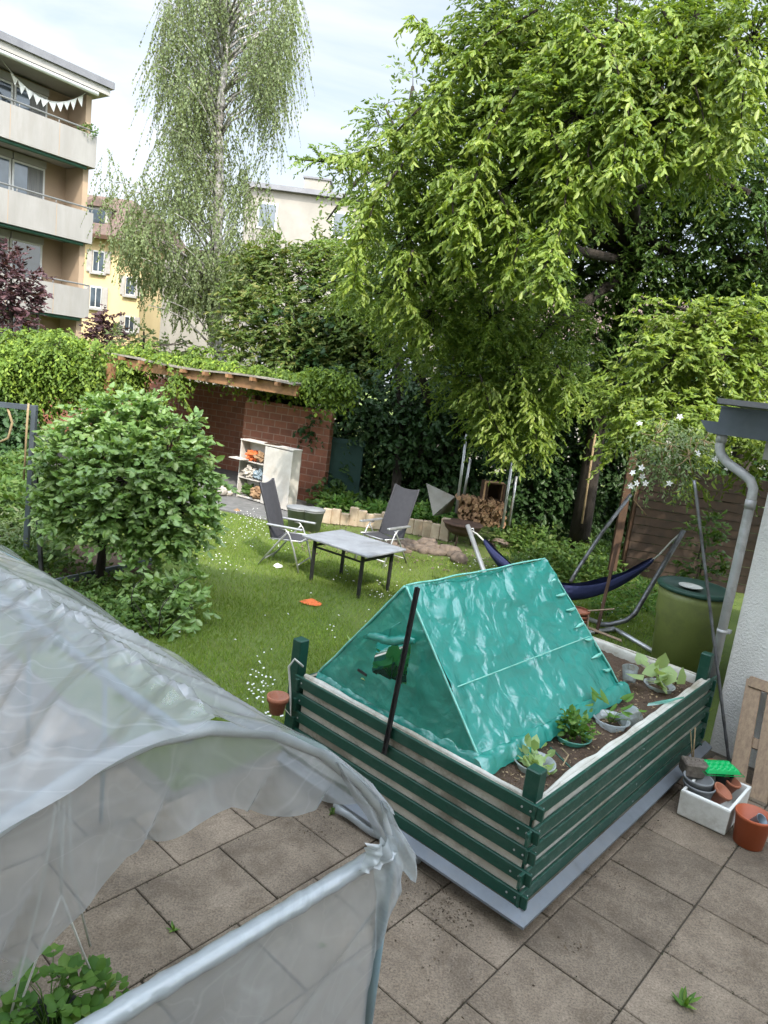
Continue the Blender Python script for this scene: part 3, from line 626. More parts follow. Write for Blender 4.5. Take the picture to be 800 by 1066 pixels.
gh.part('front_post', MB().tube([ab(1.845, GB0-.006, 0), ab(1.835, GB0-.006, 1.05)], .021, 10), teal)
for b_ in (3.7,): gh.part('inner_post', MB().tube([ab(GC+.1, b_, .0), ab(GC+.1, b_, 1.73)], .012, 8), teal)
# roof film: taut between hoops, gathered along the ridge
pa = np.array([p[0] for p in prof]); pz = np.array([p[1] for p in prof])
seg = np.concatenate([[0], np.cumsum(np.hypot(np.diff(pa), np.diff(pz)))]); 
def prf(s):
    x = s*seg[-1]; return float(np.interp(x, seg, pa)), float(np.interp(x, seg, pz))
def roof(s0, s1, seed, out=.024):
    def fn(u, v):
        s = s0+(s1-s0)*u; a, z = prf(s); a2, z2 = prf(min(1, s+.01)); b = GB0-.05-.025*nz((u*9, 1, 1))+(GB1-GB0+.1)*v
        nn = nrm(ab(-(z2-z), 0, 0)+UP*(a2-a)); nn = nn if nn@(ab(a-GC, 0, z-.4)) > 0 else -nn
        dr = abs(a-GC-.13)
        k_ = (1 if a < .98 else max(.12, 1-(a-.98)*2.2))*min(1, .12+max(0, b-GB0)*5)
        f = nz((b*4.2+dr*3.4, dr*.6, seed))*.045+nz((b*9+dr*7, dr*.8, seed+4))*.02*(1+1.5*math.exp(-dr*6))
        f += .035*(1-abs(nz((b*3.4+dr*3.8, dr*.4, seed+8))))**14
        rid = math.exp(-(dr/.045)**2)*(.026+.045*abs(nz((b*12, 0, seed+2)))+.025*nz((b*30, dr*20, 3)))
        sagm = -.02*abs(math.sin(PI*(b-GB0)/.78))*min(1, dr*3)
        return ab(a, b, z)+nn*(out+f*k_*min(1, .3+dr*3)+sagm)+UP*rid
    m = MB(); m.grid(fn, 60, 230); return m
sr = float(np.interp(.98, pa, seg/seg[-1])); gh.part('near_film', roof(.27, sr, 1), M['filmnear']); gh.part('far_film', roof(sr, .735, 1), M['film'])
# hanging front film under the arch, with its torn lower edge
bp = [W(x, y, b=GB0) for x, y in ((0, 1035), (45, 985), (90, 943), (132, 890), (163, 877), (200, 858), (222, 846), (240, 838), (252, 841), (262, 848), (285, 846), (320, 842), (360, 838), (388, 832))]
ba = [-.1]+[p@A for p in bp]+[1.84]; bz = [.95]+[p[2] for p in bp]+[bp[-1][2]-.02]
o = np.argsort(ba); ba = np.array(ba)[o]; bz = np.array(bz)[o]
def ff(u, v):
    a = .0+(1.825)*u; zt = arch(a); zb = float(np.interp(a, ba, bz)); z = zt*(1-v)+zb*v
    if zb > zt: z = zt
    d = .035*nz((a*5+z, z*1.1, 3))+.008*nz((a*13+z*4, z*1.2, 6))+.05*(1-abs(nz((a*3.2-z*1.2, .3, 9))))**9*v
    return ab(a, GB0-.012+d*(.25+v), z)
m_ = MB(); m_.grid(ff, 130, 50); gh.part('front_film', m_, M['filmfront'])
m_ = MB(); m_.grid(lambda u, v: ab(-.12+1.96*u, GB0-.022+.02*nz((u*4+v*2, v*2, 4))+.012*nz((u*11+v*6, v*3, 2))+.02*(1-abs(nz((u*2.5+v*2, v*.7, 7))))**6, 1.065*(1-v)+.02*v), 90, 60)
gh.part('lower_film', m_, M['filmfront'])
def strip(L, Rr, n=22, amp=.012, seed=0):
    L = [np.asarray(p) for p in L]; Rr = [np.asarray(p) for p in Rr]
    def at(Q, t):
        x = t*(len(Q)-1); i = min(int(x), len(Q)-2); f = x-i; return Q[i]*(1-f)+Q[i+1]*f
    m = MB(); m.grid(lambda u, v: at(L, v)*(1-u)+at(Rr, v)*u-B*(amp*math.sin(u*7+seed)+amp*nz((u*4+seed, v*5, 0))+.012), 14, n); return m
Q = lambda x, y, d=0: W(x, y, b=GB0-d)
gh.part('loose_film', strip([Q(345, 790), Q(362, 825), Q(380, 850), Q(392, 872)], [Q(352, 792), Q(390, 826), Q(412, 862), Q(428, 886)]), M['filmfront'])
gh.part('loose_film', strip([Q(392, 832), Q(396, 862), Q(404, 890), Q(427, 917)], [Q(396, 830), Q(414, 862), Q(430, 888), Q(429, 915)], seed=2), M['filmthick'])
gh.part('loose_film', strip([Q(384, 884, .02), Q(388, 905, .02), Q(392, 930, .02), Q(388, 1000, .01)], [Q(404, 872, .03), Q(420, 900, .03), Q(418, 930, .03), Q(396, 962, .01)], seed=4), M['filmthick'])
gh.part('loose_film', strip([Q(378, 876, .03), Q(380, 888, .03), Q(372, 905, .03)], [Q(408, 868, .03), Q(410, 884, .03), Q(392, 902, .03)], seed=6, amp=.02), M['filmthick'])
# rolled side film on the ground between greenhouse and bed
q0, q1 = W(352, 842, z=.05), W(438, 893, z=.05)
m_ = MB(); m_.tube([q0+(q1-q0)*t+UP*.01*math.sin(t*11) for t in np.linspace(0, 1, 14)], [.03+.012*nz((t*9, 0, 0)) for t in range(14)], 10)
m_.tube([q0+B*.06+(q1-q0)*t+UP*(.012*math.sin(t*8)+.01) for t in np.linspace(0.05, 1, 14)], .022, 8)
single('film_roll', m_, M['filmthick'], 'rolled up clear plastic film lying on the paving beside the raised bed', 'film roll')
# strings tied up over the plant
st = Thing('tomato_strings', 'pale jute strings knotted together inside the greenhouse above the plant', 'string', W(65, 935, b=2.1))
def pth(*pp): return [W(x, y, b=2.1) for x, y in pp]
K = (64, 932)
for pp in (((60, 795), (62, 860), K), ((68, 790), (66, 860), (65, 900), K), ((72, 800), (74, 905), (94, 985)), ((58, 840), (48, 900), (38, 950), (22, 1010), (10, 1064)), (K, (45, 980), (20, 1050), (12, 1075)),
           (K, (86, 990), (103, 1030)), ((66, 850), (64, 890), K)):
    st.part('cord', MB().tube(pth(*pp), .0042, 6), M['string'])
c = W(52, 1062, z=.30)
gp = Thing('parsley_pot', 'leafy green potted plant on the paving inside the greenhouse front', 'potted plant', V(c[0], c[1], 0))
gp.part('pot', MB().lathe(V(c[0], c[1], 0), [(.11, 0), (.15, .24), (.16, .25), (.145, .25), (.1, .03), (.001, .03)], 24), M['blackpot'])
O = []; D = []
m_ = MB()
for k in range(60):
    an = rng.uniform(0, 2*PI); rr = rng.uniform(.05, .27); e = V(c[0], c[1], 0)+V(math.cos(an)*rr, math.sin(an)*rr, .46-rr*.55+rng.uniform(-.08, .06))
    m_.tube([V(c[0], c[1], .24), V(c[0]+math.cos(an)*rr*.4, c[1]+math.sin(an)*rr*.4, .42-rr*.3), e], [.003, .002, .0015], 4)
    for q in range(5):
        a2 = q*2*PI/5+an; O.append(e+V(math.cos(a2), math.sin(a2), 0)*.006); D.append(V(math.cos(a2), math.sin(a2), .1+.25*rng.normal()))
O = np.array(O); D = np.array(D); LL = rng.uniform(.03, .05, len(O))
gp.part('stem', m_, M['lf_herb']); gp.part('foliage', leaves(O, D, np.cross(D, UP+rng.normal(size=D.shape)*.25), LL, LL*1.05, .25, .12), M['lf_herb'])

# ================================================================== RIGHT: GARAGE CORNER
ga = Thing('garage', 'rough white stucco garage corner with grey eave on the right edge', 'garage', ab(7.5, -.8))
m_ = MB(); m_.box(ab(8.2, -1.32, 1.15), 2.08, 2.68, 1.4, A, B); ga.part('wall', m_, M['stucco'])
m_ = MB(); m_.box(ab(8.1, -1.1, 2.82), 2.35, 2.86, .02, A, B); ga.part('roof', m_, M['fascia'])
m_ = MB(); m_.box(ab(5.96, -1.1, 2.672), .02, 2.88, .105, A, B); m_.box(ab(5.945, -1.1, 2.782), .03, 2.88, .006, A, B); ga.part('fascia', m_, M['zincgrey'])
m_ = MB(); m_.box(ab(6.05, -1.25, 2.50), .03, 2.68, .075, A, B); ga.part('soffit_board', m_, M['slabwhite'])
m_ = MB(); m_.add([ab(5.98, 1.77, 2.66), ab(5.98, 1.93, 2.66), ab(5.98, 1.86, 2.575), ab(5.98, 1.77, 2.56), ab(6.12, 1.77, 2.66), ab(6.12, 1.93, 2.66), ab(6.12, 1.86, 2.575), ab(6.12, 1.77, 2.56)],
     [(0, 1, 2, 3), (7, 6, 5, 4), (0, 4, 5, 1), (1, 5, 6, 2), (2, 6, 7, 3)]); ga.part('gutter_end', m_, M['zincgrey'])
pts = [ab(6.03, 1.755, 2.58), ab(6.03, 1.755, 2.47), ab(6.03, 1.735, 2.41), ab(6.03, 1.68, 2.36), ab(6.05, 1.57, 2.30), ab(6.06, 1.49, 2.25), ab(6.06, 1.455, 2.19), ab(6.06, 1.45, 2.1)]
dp = ga.part('downpipe', MB().tube(pts+[ab(6.06, 1.445, .06)], .037, 14), M['pipe'])
for p0, p1 in ((pts[0], pts[1]*.5+pts[0]*.5), (pts[7], pts[7]-UP*.05)):
    m_ = MB(); m_.tube([p0+UP*.0, p1-UP*.02], .042, 14); ga.part('pipe_collar', m_, M['pipe'], dp)
m_ = MB(); m_.tube([ab(6.06, 1.445, 1.0), ab(6.06, 1.445, 1.03)], .043, 14); m_.box(ab(6.1, 1.41, 1.015), .03, .02, .012, A, B); ga.part('pipe_collar', m_, M['pipe'], dp)

# dark pole leaning at the corner
q0, q1 = W(760, 800, a=5.93), W(723, 500, a=5.94)
m_ = MB(); m_.tube([q0+(q1-q0)*t for t in np.linspace(0, 1, 30)], [.012+.0025*(k % 2) for k in range(30)], 8)
single('garden_pole', m_, M['steel'], 'long dark mottled pole leaning beside the downpipe', 'pole')

# leaning pallet
pal = Thing('pallet', 'weathered wooden pallet leaning against the white stucco wall', 'pallet', W(790, 830, z=0))
e0, e1 = W(765, 826, a=5.58), W(786, 708, a=6.03); ax = -B
for off in (0, .16, .335, .51):
    m_ = MB(); m_.bar(e0+ax*off, e1+ax*off, .022, .115, ax, bev=.003); pal.part('plank', m_, M['wood'])
for t in (.96, .45, .06):
    p = e0+(e1-e0)*t+A*.035; m_ = MB(); m_.bar(p-ax*.05, p+ax*.6, .08, .03, nrm(np.cross(e1-e0, ax)), bev=.003); pal.part('cross_board', m_, M['wood'])
p = e0+(e1-e0)*.985-A*.022; m_ = MB(); m_.bar(p-ax*.03, p+ax*.6, .085, .018, nrm(np.cross(e1-e0, ax)), bev=.003); pal.part('cross_board', m_, M['wood'])

# ------------------------------------------------------------------ styrofoam box and what is in it
HB = .19
f_, l_, rt = W(754, 871, z=0), W(704.5, 848, z=0), W(782, 819, z=HB); rt = V(rt[0], rt[1], 0); bk = l_+rt-f_
sb = Thing('styrofoam_box', 'white styrofoam box on the paving filled with old plant pots', 'box', (f_+bk)/2)
def ring(P, sc_, z): c = sum(P)/4; return [c+(p-c)*sc_+UP*z for p in P]
P4_ = [f_, rt, bk, l_]
if np.cross(P4_[1]-P4_[0], P4_[2]-P4_[1])[2] < 0: P4_ = P4_[::-1]
R_ = [ring(P4_, .94, 0), ring(P4_, 1.0, .012), ring(P4_, 1.03, HB-.01), ring(P4_, 1.015, HB), ring(P4_, .9, HB), ring(P4_, .86, .04)]
vs_ = sum(R_, []); F = [(i*4+k, i*4+(k+1) % 4, (i+1)*4+(k+1) % 4, (i+1)*4+k) for i in range(5) for k in range(4)]+[(3, 2, 1, 0), (20, 21, 22, 23)]
sb.part('tub', MB().add(vs_, F), M['styro'])
c = W(727, 822, z=.16)
bu = Thing('grey_bucket', 'lower of two nested grey plastic buckets in the styrofoam box', 'bucket', c-UP*.12, 'nested grey buckets in the white box')
bu.part('shell', MB().lathe(c-UP*.12, [(.075, 0), (.10, .15), (.108, .155), (.108, .168), (.1, .168), (.07, .01), (.001, .01)], 26), M['greypot'])
b2 = copy_tree(bu.o); b2.location = tuple(c+V(-.01, .01, -.07)); b2.scale = (.93, .93, .93); b2['label'] = 'upper grey bucket nested in the other one under the wicker basket'
c = W(723, 799, z=.25)
wk = Thing('wicker_basket', 'small brown wicker basket with a bamboo stick resting on the grey buckets', 'basket', c-UP*.04)
m_ = MB(); m_.box(c, .085, .065, .05, A*.6-B*.8, None, None, bev=.01); wk.part('basket_body', m_, M['basket'])
m_ = MB()
for k in range(5): m_.tube([c+V(-.06+.03*k, 0, .04), c+V(-.06+.03*k, .01, .06)], .003, 5)
wk.part('rim', m_, M['basket'])
m_ = MB(); q0 = W(721, 802, a=5.3); m_.tube([q0, W(724, 757, a=5.35)], .005, 6); m_.tube([q0+A*.01, W(719, 760, a=5.3)], .004, 6); single('bamboo_sticks', m_, M['straw'], 'two thin canes standing up out of the wicker basket', 'canes')
c = W(748, 800, z=.27)
tr = Thing('seed_tray', 'bright green ribbed plastic seed tray turned upside down over the pots', 'seed tray', c-UP*.03)
def trayf(u, v):
    x = (u-.5)*.26; y = (v-.5)*.15; e = max(abs(u-.5), abs(v-.5))*2
    z = .03*min(1, (1-e)*7)+(.006*math.sin(u*PI*12)+.004*math.sin(v*PI*6))*(e < .8)
    return c+nrm(A*.75-B*.65)*x+nrm(A*.65+B*.75)*y+UP*z
tr.part('ribbed_tray', MB().grid(trayf, 60, 24, smooth=True), M['brightgreen'])
m_ = MB(); m_.grid(lambda u, v: trayf(.5+.5*math.cos(2*PI*u)*1.0, .5)*0+c+nrm(A*.75-B*.65)*(.145*(1 if 0 else max(-1, min(1, 1.42*math.cos(2*PI*u)))))+nrm(A*.65+B*.75)*(.09*max(-1, min(1, 1.42*math.sin(2*PI*u))))*(1)+UP*(.0-.006*v), 40, 1, smooth=False)
tr.part('tray_rim', m_, M['brightgreen'])
c = W(753, 812, z=.19); single('black_pot', MB().lathe(c-UP*.03, [(.045, 0), (.06, .08), (.064, .08), (.056, .078), (.04, .01), (.001, .01)], 20), M['blackpot'], 'small black plastic pot tucked under the green seed tray', 'pot')
c = W(748, 828, z=.15)
t1 = Thing('terracotta_pot', 'tilted terracotta pot lying in the front corner of the styrofoam box', 'flower pot', c, 'terracotta pots in the white box')
tax = nrm(V(.35, -.25, .8))
pr = [(.042, -.06), (.06, .03), (.068, .032), (.07, .055), (.06, .055), (.038, -.04), (.001, -.04)]
t1.part('pot_body', MB().lathe(c, pr, 22, tax), M['terra'])
t2 = copy_tree(t1.o); t2.location = tuple(W(760, 818, z=.17)); t2.scale = (.85, .85, .85); t2.rotation_euler = (0, -.5, 1.2); t2['label'] = 'smaller terracotta pot behind the tilted one in the styrofoam box'
c = W(747, 789, a=5.6); c = V(c[0], c[1], .1); single('terracotta_pot', MB().lathe(c-UP*.1, [(.045, 0), (.06, .1), (.068, .102), (.07, .13), (.06, .13), (.045, .03), (.001, .03)], 22), M['terra'], 'orange terracotta pot on the ground behind the box by the pallet foot', 'flower pot')
c = W(783, 884, z=0)+V(.0, .06, 0)
ob = Thing('orange_bucket', 'big orange brown plastic plant bucket in front of the pallet', 'bucket', c)
ob.part('shell', MB().lathe(c, [(.083, 0), (.09, .005), (.108, .19), (.114, .195), (.116, .215), (.108, .215), (.087, .03), (.001, .03)], 32), M['terraplastic'])
c = c+V(.03, .0, .16); single('metal_cup', MB().lathe(c, [(.03, -.05), (.04, .04), (.043, .042), (.038, .04), (.028, -.04)], 18, nrm(V(.3, -.5, .7))), M['bluegrey'], 'small dark blue grey cup inside the big orange bucket', 'cup')
# weeds in the joints
for i, (x, y, s_, lab) in enumerate(((712, 1044, .085, 'ragged dandelion weed in a joint at the bottom right of the paving'), (180, 968, .04, 'small weed in the joint beside the potted plant'), (336, 985, .022, 'tiny yellow green weed at the foot of the bed corner'), (346, 846, .04, 'weed by the rolled film at the edge of the bed'))):
    c = W(x, y, z=.005); O = np.repeat(c[None], 14, 0)+rng.normal(size=(14, 3))*s_*.12*[1, 1, 0]; D = rdir(14); D[:, 2] = abs(D[:, 2])*.4; D = nrm(D); LL = s_*rng.uniform(.5, 1.1, 14)
    single('weed', leaves(O, D, np.cross(D, UP), LL, LL*.32, .3, .1), M['lf_herb'], lab, 'weed', c, 'weeds in the paving joints')
# moss and dirt crumbs on the slabs
P = []
for cx, cy, r_, n_ in ((468, 955, 30, 120), (630, 905, 40, 60), (340, 862, 30, 80), (600, 985, 14, 30), (450, 930, 30, 80), (690, 850, 30, 40), (480, 1000, 80, 40)):
    for k in range(n_): P.append(W(cx+rng.normal()*r_*.6, cy+rng.normal()*r_*.35, z=.003))
P = np.array([p for p in P if not (p@A > A0-.02 and p@B > B0-.02)])
struct('dirt_crumbs', diamonds(P, rdir(len(P))*[1, 1, .15], rdir(len(P))*[1, 1, .3], rng.uniform(.006, .022, len(P)), rng.uniform(.004, .012, len(P))), mat('crumb', (.11, .08, .05), (.06, .042, .028), 30, 1, island=.6), 'stuff')

# ================================================================== LAWN FURNITURE
def L_(x, y, z=0): return W(x, y, z=LAWN+z)
# folding garden chair, built facing +X at the origin
def make_chair(label):
    t = Thing('garden_chair', label, 'garden chair', (0, 0, 0), 'reclining chairs at the table')
    for s in (-1, 1):
        y = s*.27
        t.part('leg', MB().tube([V(.27, y, 0), V(.17, y, .30), V(.08, y, .50), V(.02, y, .565), V(-.06, y, .57)], .0125, 8), M['alu'])
        t.part('leg', MB().tube([V(-.34, y*.93, 0), V(-.10, y*.93, .34), V(.0, y*.93, .47), V(.06, y*.93, .545)], .0125, 8), M['alu'])
        m_ = MB(); m_.box(V(.0, y, .60), .26, .026, .013, bev=.009); t.part('armrest', m_, M['alu'])
    m_ = MB(); m_.tube([V(.24, -.27, .1), V(.24, .27, .1)], .01, 6); m_.tube([V(-.29, -.25, .08), V(-.29, .25, .08)], .01, 6); m_.tube([V(.22, -.24, .03+.38), V(.22, .24, .41)], .012, 6); t.part('stretcher', m_, M['alu'])
    m_ = MB(); m_.grid(lambda u, v: V(-.20+.46*v, (u-.5)*.46, .40+.03*v-.02*math.sin(PI*u)), 8, 8); sm = t.part('seat', m_, M['sling'])
    m_ = MB()
    for s in (-1, 1): m_.tube([V(-.20, s*.235, .40), V(.26, s*.235, .43)], .012, 6)
    t.part('seat_rail', m_, M['alu'])
    def bk_(u, v):
        y = (u-.5)*.46; x = -.18-.20*v-.05*v*v; z = .40+.72*v-.02*math.sin(PI*u)*0+(.035*(abs(u-.5)*2)**2 if v > .99 else 0)
        return V(x+.015*math.sin(PI*u), y, z)
    m_ = MB(); m_.grid(bk_, 8, 14); m_.grid(lambda u, v: bk_(1-u, v)+V(-.02, 0, 0), 8, 14); m_.grid(lambda u, v: bk_(u, 1)+V(-.02*v, 0, 0), 8, 1); t.part('backrest', m_, M['sling'])
    m_ = MB()
    for s in (0, 1): m_.tube([bk_(s, v) for v in np.linspace(0, 1, 6)], .013, 6)
    t.part('back_frame', m_, M['sling'])
    return t
ch = make_chair('grey sling garden chair turned to the right at the left end of the table')
c1_ = (L_(267, 588)+L_(309, 597)+L_(333, 588)+L_(288, 580))/4; hd = (L_(309, 597)-L_(267, 588)+L_(333, 588)-L_(288, 580))
ch.o.location = tuple(c1_); ch.o.rotation_euler = (0, 0, math.atan2(hd[1], hd[0])); ch.o.scale = (1.04,)*3
c2o = copy_tree(ch.o); c2o['label'] = 'grey sling garden chair behind the table facing the viewer'
c2_ = L_(396, 585); c2o.location = tuple(c2_); c2o.rotation_euler = (0, 0, math.radians(232))

# table
zt = LAWN+.61
tc_ = [W(315, 558, z=zt), W(385, 581, z=zt), W(422, 572, z=zt), W(356, 552, z=zt)]
cen = sum(tc_)/4; ex = nrm((tc_[2]-tc_[3])+(tc_[1]-tc_[0])); ey = np.cross(UP, ex); hl = np.linalg.norm(tc_[1]-tc_[0])/2*.5+np.linalg.norm(tc_[2]-tc_[3])/2*.5
hw = abs((tc_[0]-tc_[3])@ey)/2
tb = Thing('garden_table', 'grey rectangular garden table on black legs standing on the lawn', 'table', V(cen[0], cen[1], LAWN))
m_ = MB(); m_.box(cen, hl, hw, .016, ex, ey, bev=.008); tb.part('tabletop', m_, M['tabletop'])
for sx in (-1, 1):
    for sy in (-1, 1):
        top = cen+ex*sx*(hl-.16)+ey*sy*(hw-.1)-UP*.016; m_ = MB(); m_.box(V(top[0], top[1], (top[2]+LAWN)/2), .02, .02, (top[2]-LAWN)/2, ex, ey, bev=.003); tb.part('leg', m_, M['dark'])
    m_ = MB(); m_.bar(cen+ex*sx*(hl-.16)+ey*(hw-.12)-UP*.10, cen+ex*sx*(hl-.16)-ey*(hw-.12)-UP*.10, .02, .03); tb.part('apron', m_, M['dark'])
for sy in (-1, 1):
    m_ = MB(); m_.bar(cen+ex*(hl-.18)+ey*sy*(hw-.1)-UP*.12, cen-ex*(hl-.18)+ey*sy*(hw-.1)-UP*.12, .016, .025); tb.part('rail', m_, M['dark'])

# orange rag and white scrap on the lawn
def rag(c, r, mt, name, lab, cat, seed):
    m = MB(); m.grid(lambda u, v: c+V(math.cos(2*PI*u)*v*r*(1+.3*nz((u*5, seed, 0))), math.sin(2*PI*u)*v*r*.8*(1+.3*nz((u*5, seed, 2))), .02+.05*(1-v)+.02*nz((u*6, v*4, seed))), 22, 6); single(name, m, mt, lab, cat)
rag(L_(324, 629), .13, M['orange'], 'orange_cloth', 'crumpled orange cloth lying on the grass in front of the table', 'cloth', 1)
rag(L_(289, 591), .07, M['white'], 'white_scrap', 'small white paper scrap on the grass under the left chair', 'scrap', 5)
rag(L_(247, 533), .08, M['tan'], 'tan_stone', 'small pinkish tan stone at the edge of the terrace by the cabinet', 'stone', 9)

# grey bins near the chair
for x, y, lab in ((324, 553, 'grey plastic bucket with a lid right behind the left chair'), (309, 551, 'paler grey plastic bucket between the left chair and the other one')):
    c = L_(x, y); b_ = Thing('lidded_bucket', lab, 'bucket', c, 'grey lidded buckets by the brick wall')
    b_.part('shell', MB().lathe(c, [(.15, 0), (.2, .36), (.215, .365), (.215, .39), (.2, .39)], 24), M['greypot']); b_.part('lid', MB().lathe(c+UP*.392, [(.22, 0), (.222, .02), (.15, .035), (.001, .04)], 24), M['greypot'])

def crumple(c, r, seed):
    m = MB()
    def fn(u, v):
        th = 2*PI*u; ph = PI*v; d = V(math.sin(ph)*math.cos(th), math.sin(ph)*math.sin(th), math.cos(ph)); k = 1+.5*nz(d*1.3+seed)+.45*nz(d*3.5+seed*2)-.5*abs(nz(d*6+seed))
        return c+d*V(1.15, .8, .9)*r*k
    m.grid(fn, 26, 16, smooth=False); return m
# ------------------------------------------------------------------ cabinet under the shelter
cz = LAWN+.03
fL, fM, fR = W(246, 517, z=cz), W(273, 524, z=cz), W(299, 532, z=cz)
ex = nrm(fR-fL); ey = np.cross(UP, ex); ey = ey if ey[1] > 0 else -ey; wL = np.linalg.norm(fM-fL); wT = np.linalg.norm(fR-fL); hC = 1.2; dC = .26
cb = Thing('cabinet', 'old white cabinet with open clutter-filled shelves in front of the brick wall', 'cabinet', (fL+fR)/2)
def pan(x0, x1, y0, y1, z0, z1): m = MB(); m.box(fL+ex*(x0+x1)/2+ey*(y0+y1)/2+UP*(z0+z1)/2, (x1-x0)/2, (y1-y0)/2, (z1-z0)/2, ex, ey, bev=.002); return m
cb.part('side_panel', pan(0, .022, 0, dC, .0, hC), M['whiteboard']); cb.part('side_panel', pan(wT-.02, wT, 0, dC, 0, hC), M['whiteboard']); cb.part('side_panel', pan(wL, wL+.02, .004, dC, .0, hC-.02), M['whiteboard'])
cb.part('top_panel', pan(-.01, wT+.01, -.01, dC+.01, hC, hC+.024), M['whiteboard']); cb.part('back_panel', pan(.02, wT-.02, dC-.012, dC-.002, .0, hC), M['whiteboard'])
cb.part('base_panel', pan(.02, wT-.02, .005, dC-.02, .02, .05), M['whiteboard'])
for z_ in (.42, .78): cb.part('shelf', pan(.022, wL, .01, dC-.02, z_, z_+.02), M['whiteboard'])
cb.part('door', pan(wL+.01, wT+.02, -.026, -.004, .02, hC-.02), M['whiteboard'])
m_ = MB(); m_.box(fL+ex*.08+ey*(-.10)+UP*.83, .18, .11, .009, ex, ey); cb.part('tilted_board', m_, M['whiteboard'])
for i, (u, z_, r_, mt, nm, lab, ct) in enumerate(((.22, .92, .12, 'orange', 'orange_bag', 'orange bag on the upper shelf of the white cabinet', 'bag'), (.42, .93, .12, 'tan', 'tan_bag', 'tan bag beside the orange one on the upper shelf', 'bag'),
       (.2, .58, .13, 'paper', 'paper_bundle', 'bundle of crumpled pale papers on the middle shelf', 'papers'), (.42, .56, .12, 'bluegrey', 'grey_bundle', 'blue grey plastic bundle right of the papers on the middle shelf', 'bundle'),
       (.2, .2, .13, 'lf_mid', 'green_bottle', 'green container on the lowest shelf of the cabinet', 'container'), (.42, .2, .15, 'tan', 'cardboard_bundle', 'brown crumpled cardboard on the lowest shelf of the cabinet', 'cardboard'))):
    single(nm, crumple(fL+ex*u*wL/.55+ey*.09+UP*z_, r_, i+2), M[mt], lab, ct)
m_ = MB(); p = fL+ex*wT*.55+ey*.13+UP*(hC+.035); m_.box(p, .16, .1, .008, nrm(ex+ey*.3)); m_.box(p+UP*.018+ex*.05, .1, .07, .008, nrm(ex-ey*.2)); single('flat_boards', m_, M['oldwood'], 'thin dark boards lying on top of the white cabinet', 'boards')
m_ = MB()
for k in range(9): m_.rock(L_(232+rng.normal()*6, 507+rng.normal()*4, .1), .11, k+30, (1, 1, .8))
struct('rubble', m_, M['paper'], 'stuff')

# ------------------------------------------------------------------ brick shelter
sh = Thing('brick_shelter', 'open brick shelter with a timber roof overgrown by vines', 'shelter', SR)
WH = 2.02
def wseg(x0, x1, h, th=.16): m = MB(); m.box(SR+SHD*(x0+x1)/2-SHN*th/2+UP*h/2, (x1-x0)/2, th/2, h/2, SHD, SHN, bev=0); return m
sh.part('wall', wseg(0, 2.15, WH), M['brick'], uv=True)
m_ = MB(); m_.box(SR+SHD*8.2-SHN*1.9+UP*WH/2, 6.5, .08, WH/2+.1, SHD, SHN); sh.part('wall', m_, M['brick'], uv=True)
m_ = MB(); m_.box(SR+SHD*2.1-SHN*1.05+UP*WH/2, .08, .88, WH/2+.08, SHD, SHN); sh.part('wall', m_, M['brick'], uv=True)
# roof: front edge from the photo, sloping back to the wall
rf0, rf1 = W(306, 399, y=13.9), W(98, 366, y=16.6); back = -SHN*3.1-UP*.05
m_ = MB(); th = .035
def roofpt(u, v): return rf0*(1-u)+rf1*u+back*v+UP*(-.02*v)+UP*.03*math.sin(u*9)
for k in range(34):
    u0, u1 = k/34, (k+.985)/34; m_.hexa([roofpt(u0, 0)-UP*th, roofpt(u1, 0)-UP*th, roofpt(u1, 1)-UP*th, roofpt(u0, 1)-UP*th, roofpt(u0, 0)+UP*.002*(k % 3), roofpt(u1, 0)+UP*.002*(k % 3), roofpt(u1, 1), roofpt(u0, 1)])
sh.part('roof_boards', m_, M['roofboard'])
m_ = MB(); m_.bar(rf0-UP*.14+back*.06+(rf0-rf1)*.0, rf1-UP*.16+back*.03, .09, .21); sh.part('front_beam', m_, M['beam'])
for k in range(9):
    u = .06+k*.11; p = roofpt(u, -.04)-UP*.075; q = roofpt(u, 1)-UP*.075; m_ = MB(); m_.bar(p, q, .07, .07); sh.part('rafter', m_, M['beam'])
p = W(115, 388, y=15.9); m_ = MB(); m_.box(V(p[0], p[1], (p[2]+.2+LAWN)/2), .08, .08, (p[2]+.2-LAWN)/2, SHD, SHN); sh.part('post', m_, M['beam'])
p = rf0+SHD*.12+back*.9; m_ = MB(); m_.box(V(p[0], p[1], (p[2]+LAWN)/2), .06, .06, (p[2]-LAWN)/2-.04, SHD, SHN); sh.part('post', m_, M['oldwood'])

# ------------------------------------------------------------------ far side of the lawn
# upright border blocks
bp_ = [L_(340, 545), L_(372, 548), L_(400, 552), L_(430, 556), L_(462, 563)]
k = 0
def along(P, t):
    x = t*(len(P)-1); i = min(int(x), len(P)-2); f = x-i; return P[i]*(1-f)+P[i+1]*f
for t in np.linspace(0, 1, 15):
    p = along(bp_, t); m_ = MB(); h = .33+.05*rng.normal(); m_.box(p+UP*h/2, .085, .055, h/2, nrm(bp_[-1]-bp_[0]+V(0, rng.normal()*.3, 0)), None, nrm(V(rng.normal()*.05, rng.normal()*.05, 1)), bev=.015)
    single('border_block', m_, M['palis'], 'pale sandy upright block in the low border behind the chairs', 'border block', p, 'upright blocks edging the shrub bed')
for k in range(34):
    x = rng.uniform(395, 475); p = L_(x, 565+(x-395)*.1+rng.uniform(-5, 6), .03); m_ = MB(); m_.rock(p, rng.uniform(.06, .15), k, (rng.uniform(.8, 1.5), rng.uniform(.6, 1), rng.uniform(.5, .9)), 8, 5)
    single('stone', m_, M['stone'], 'flat brownish stone in the loose row before the border blocks', 'stone', p, 'loose stones along the lawn edge')
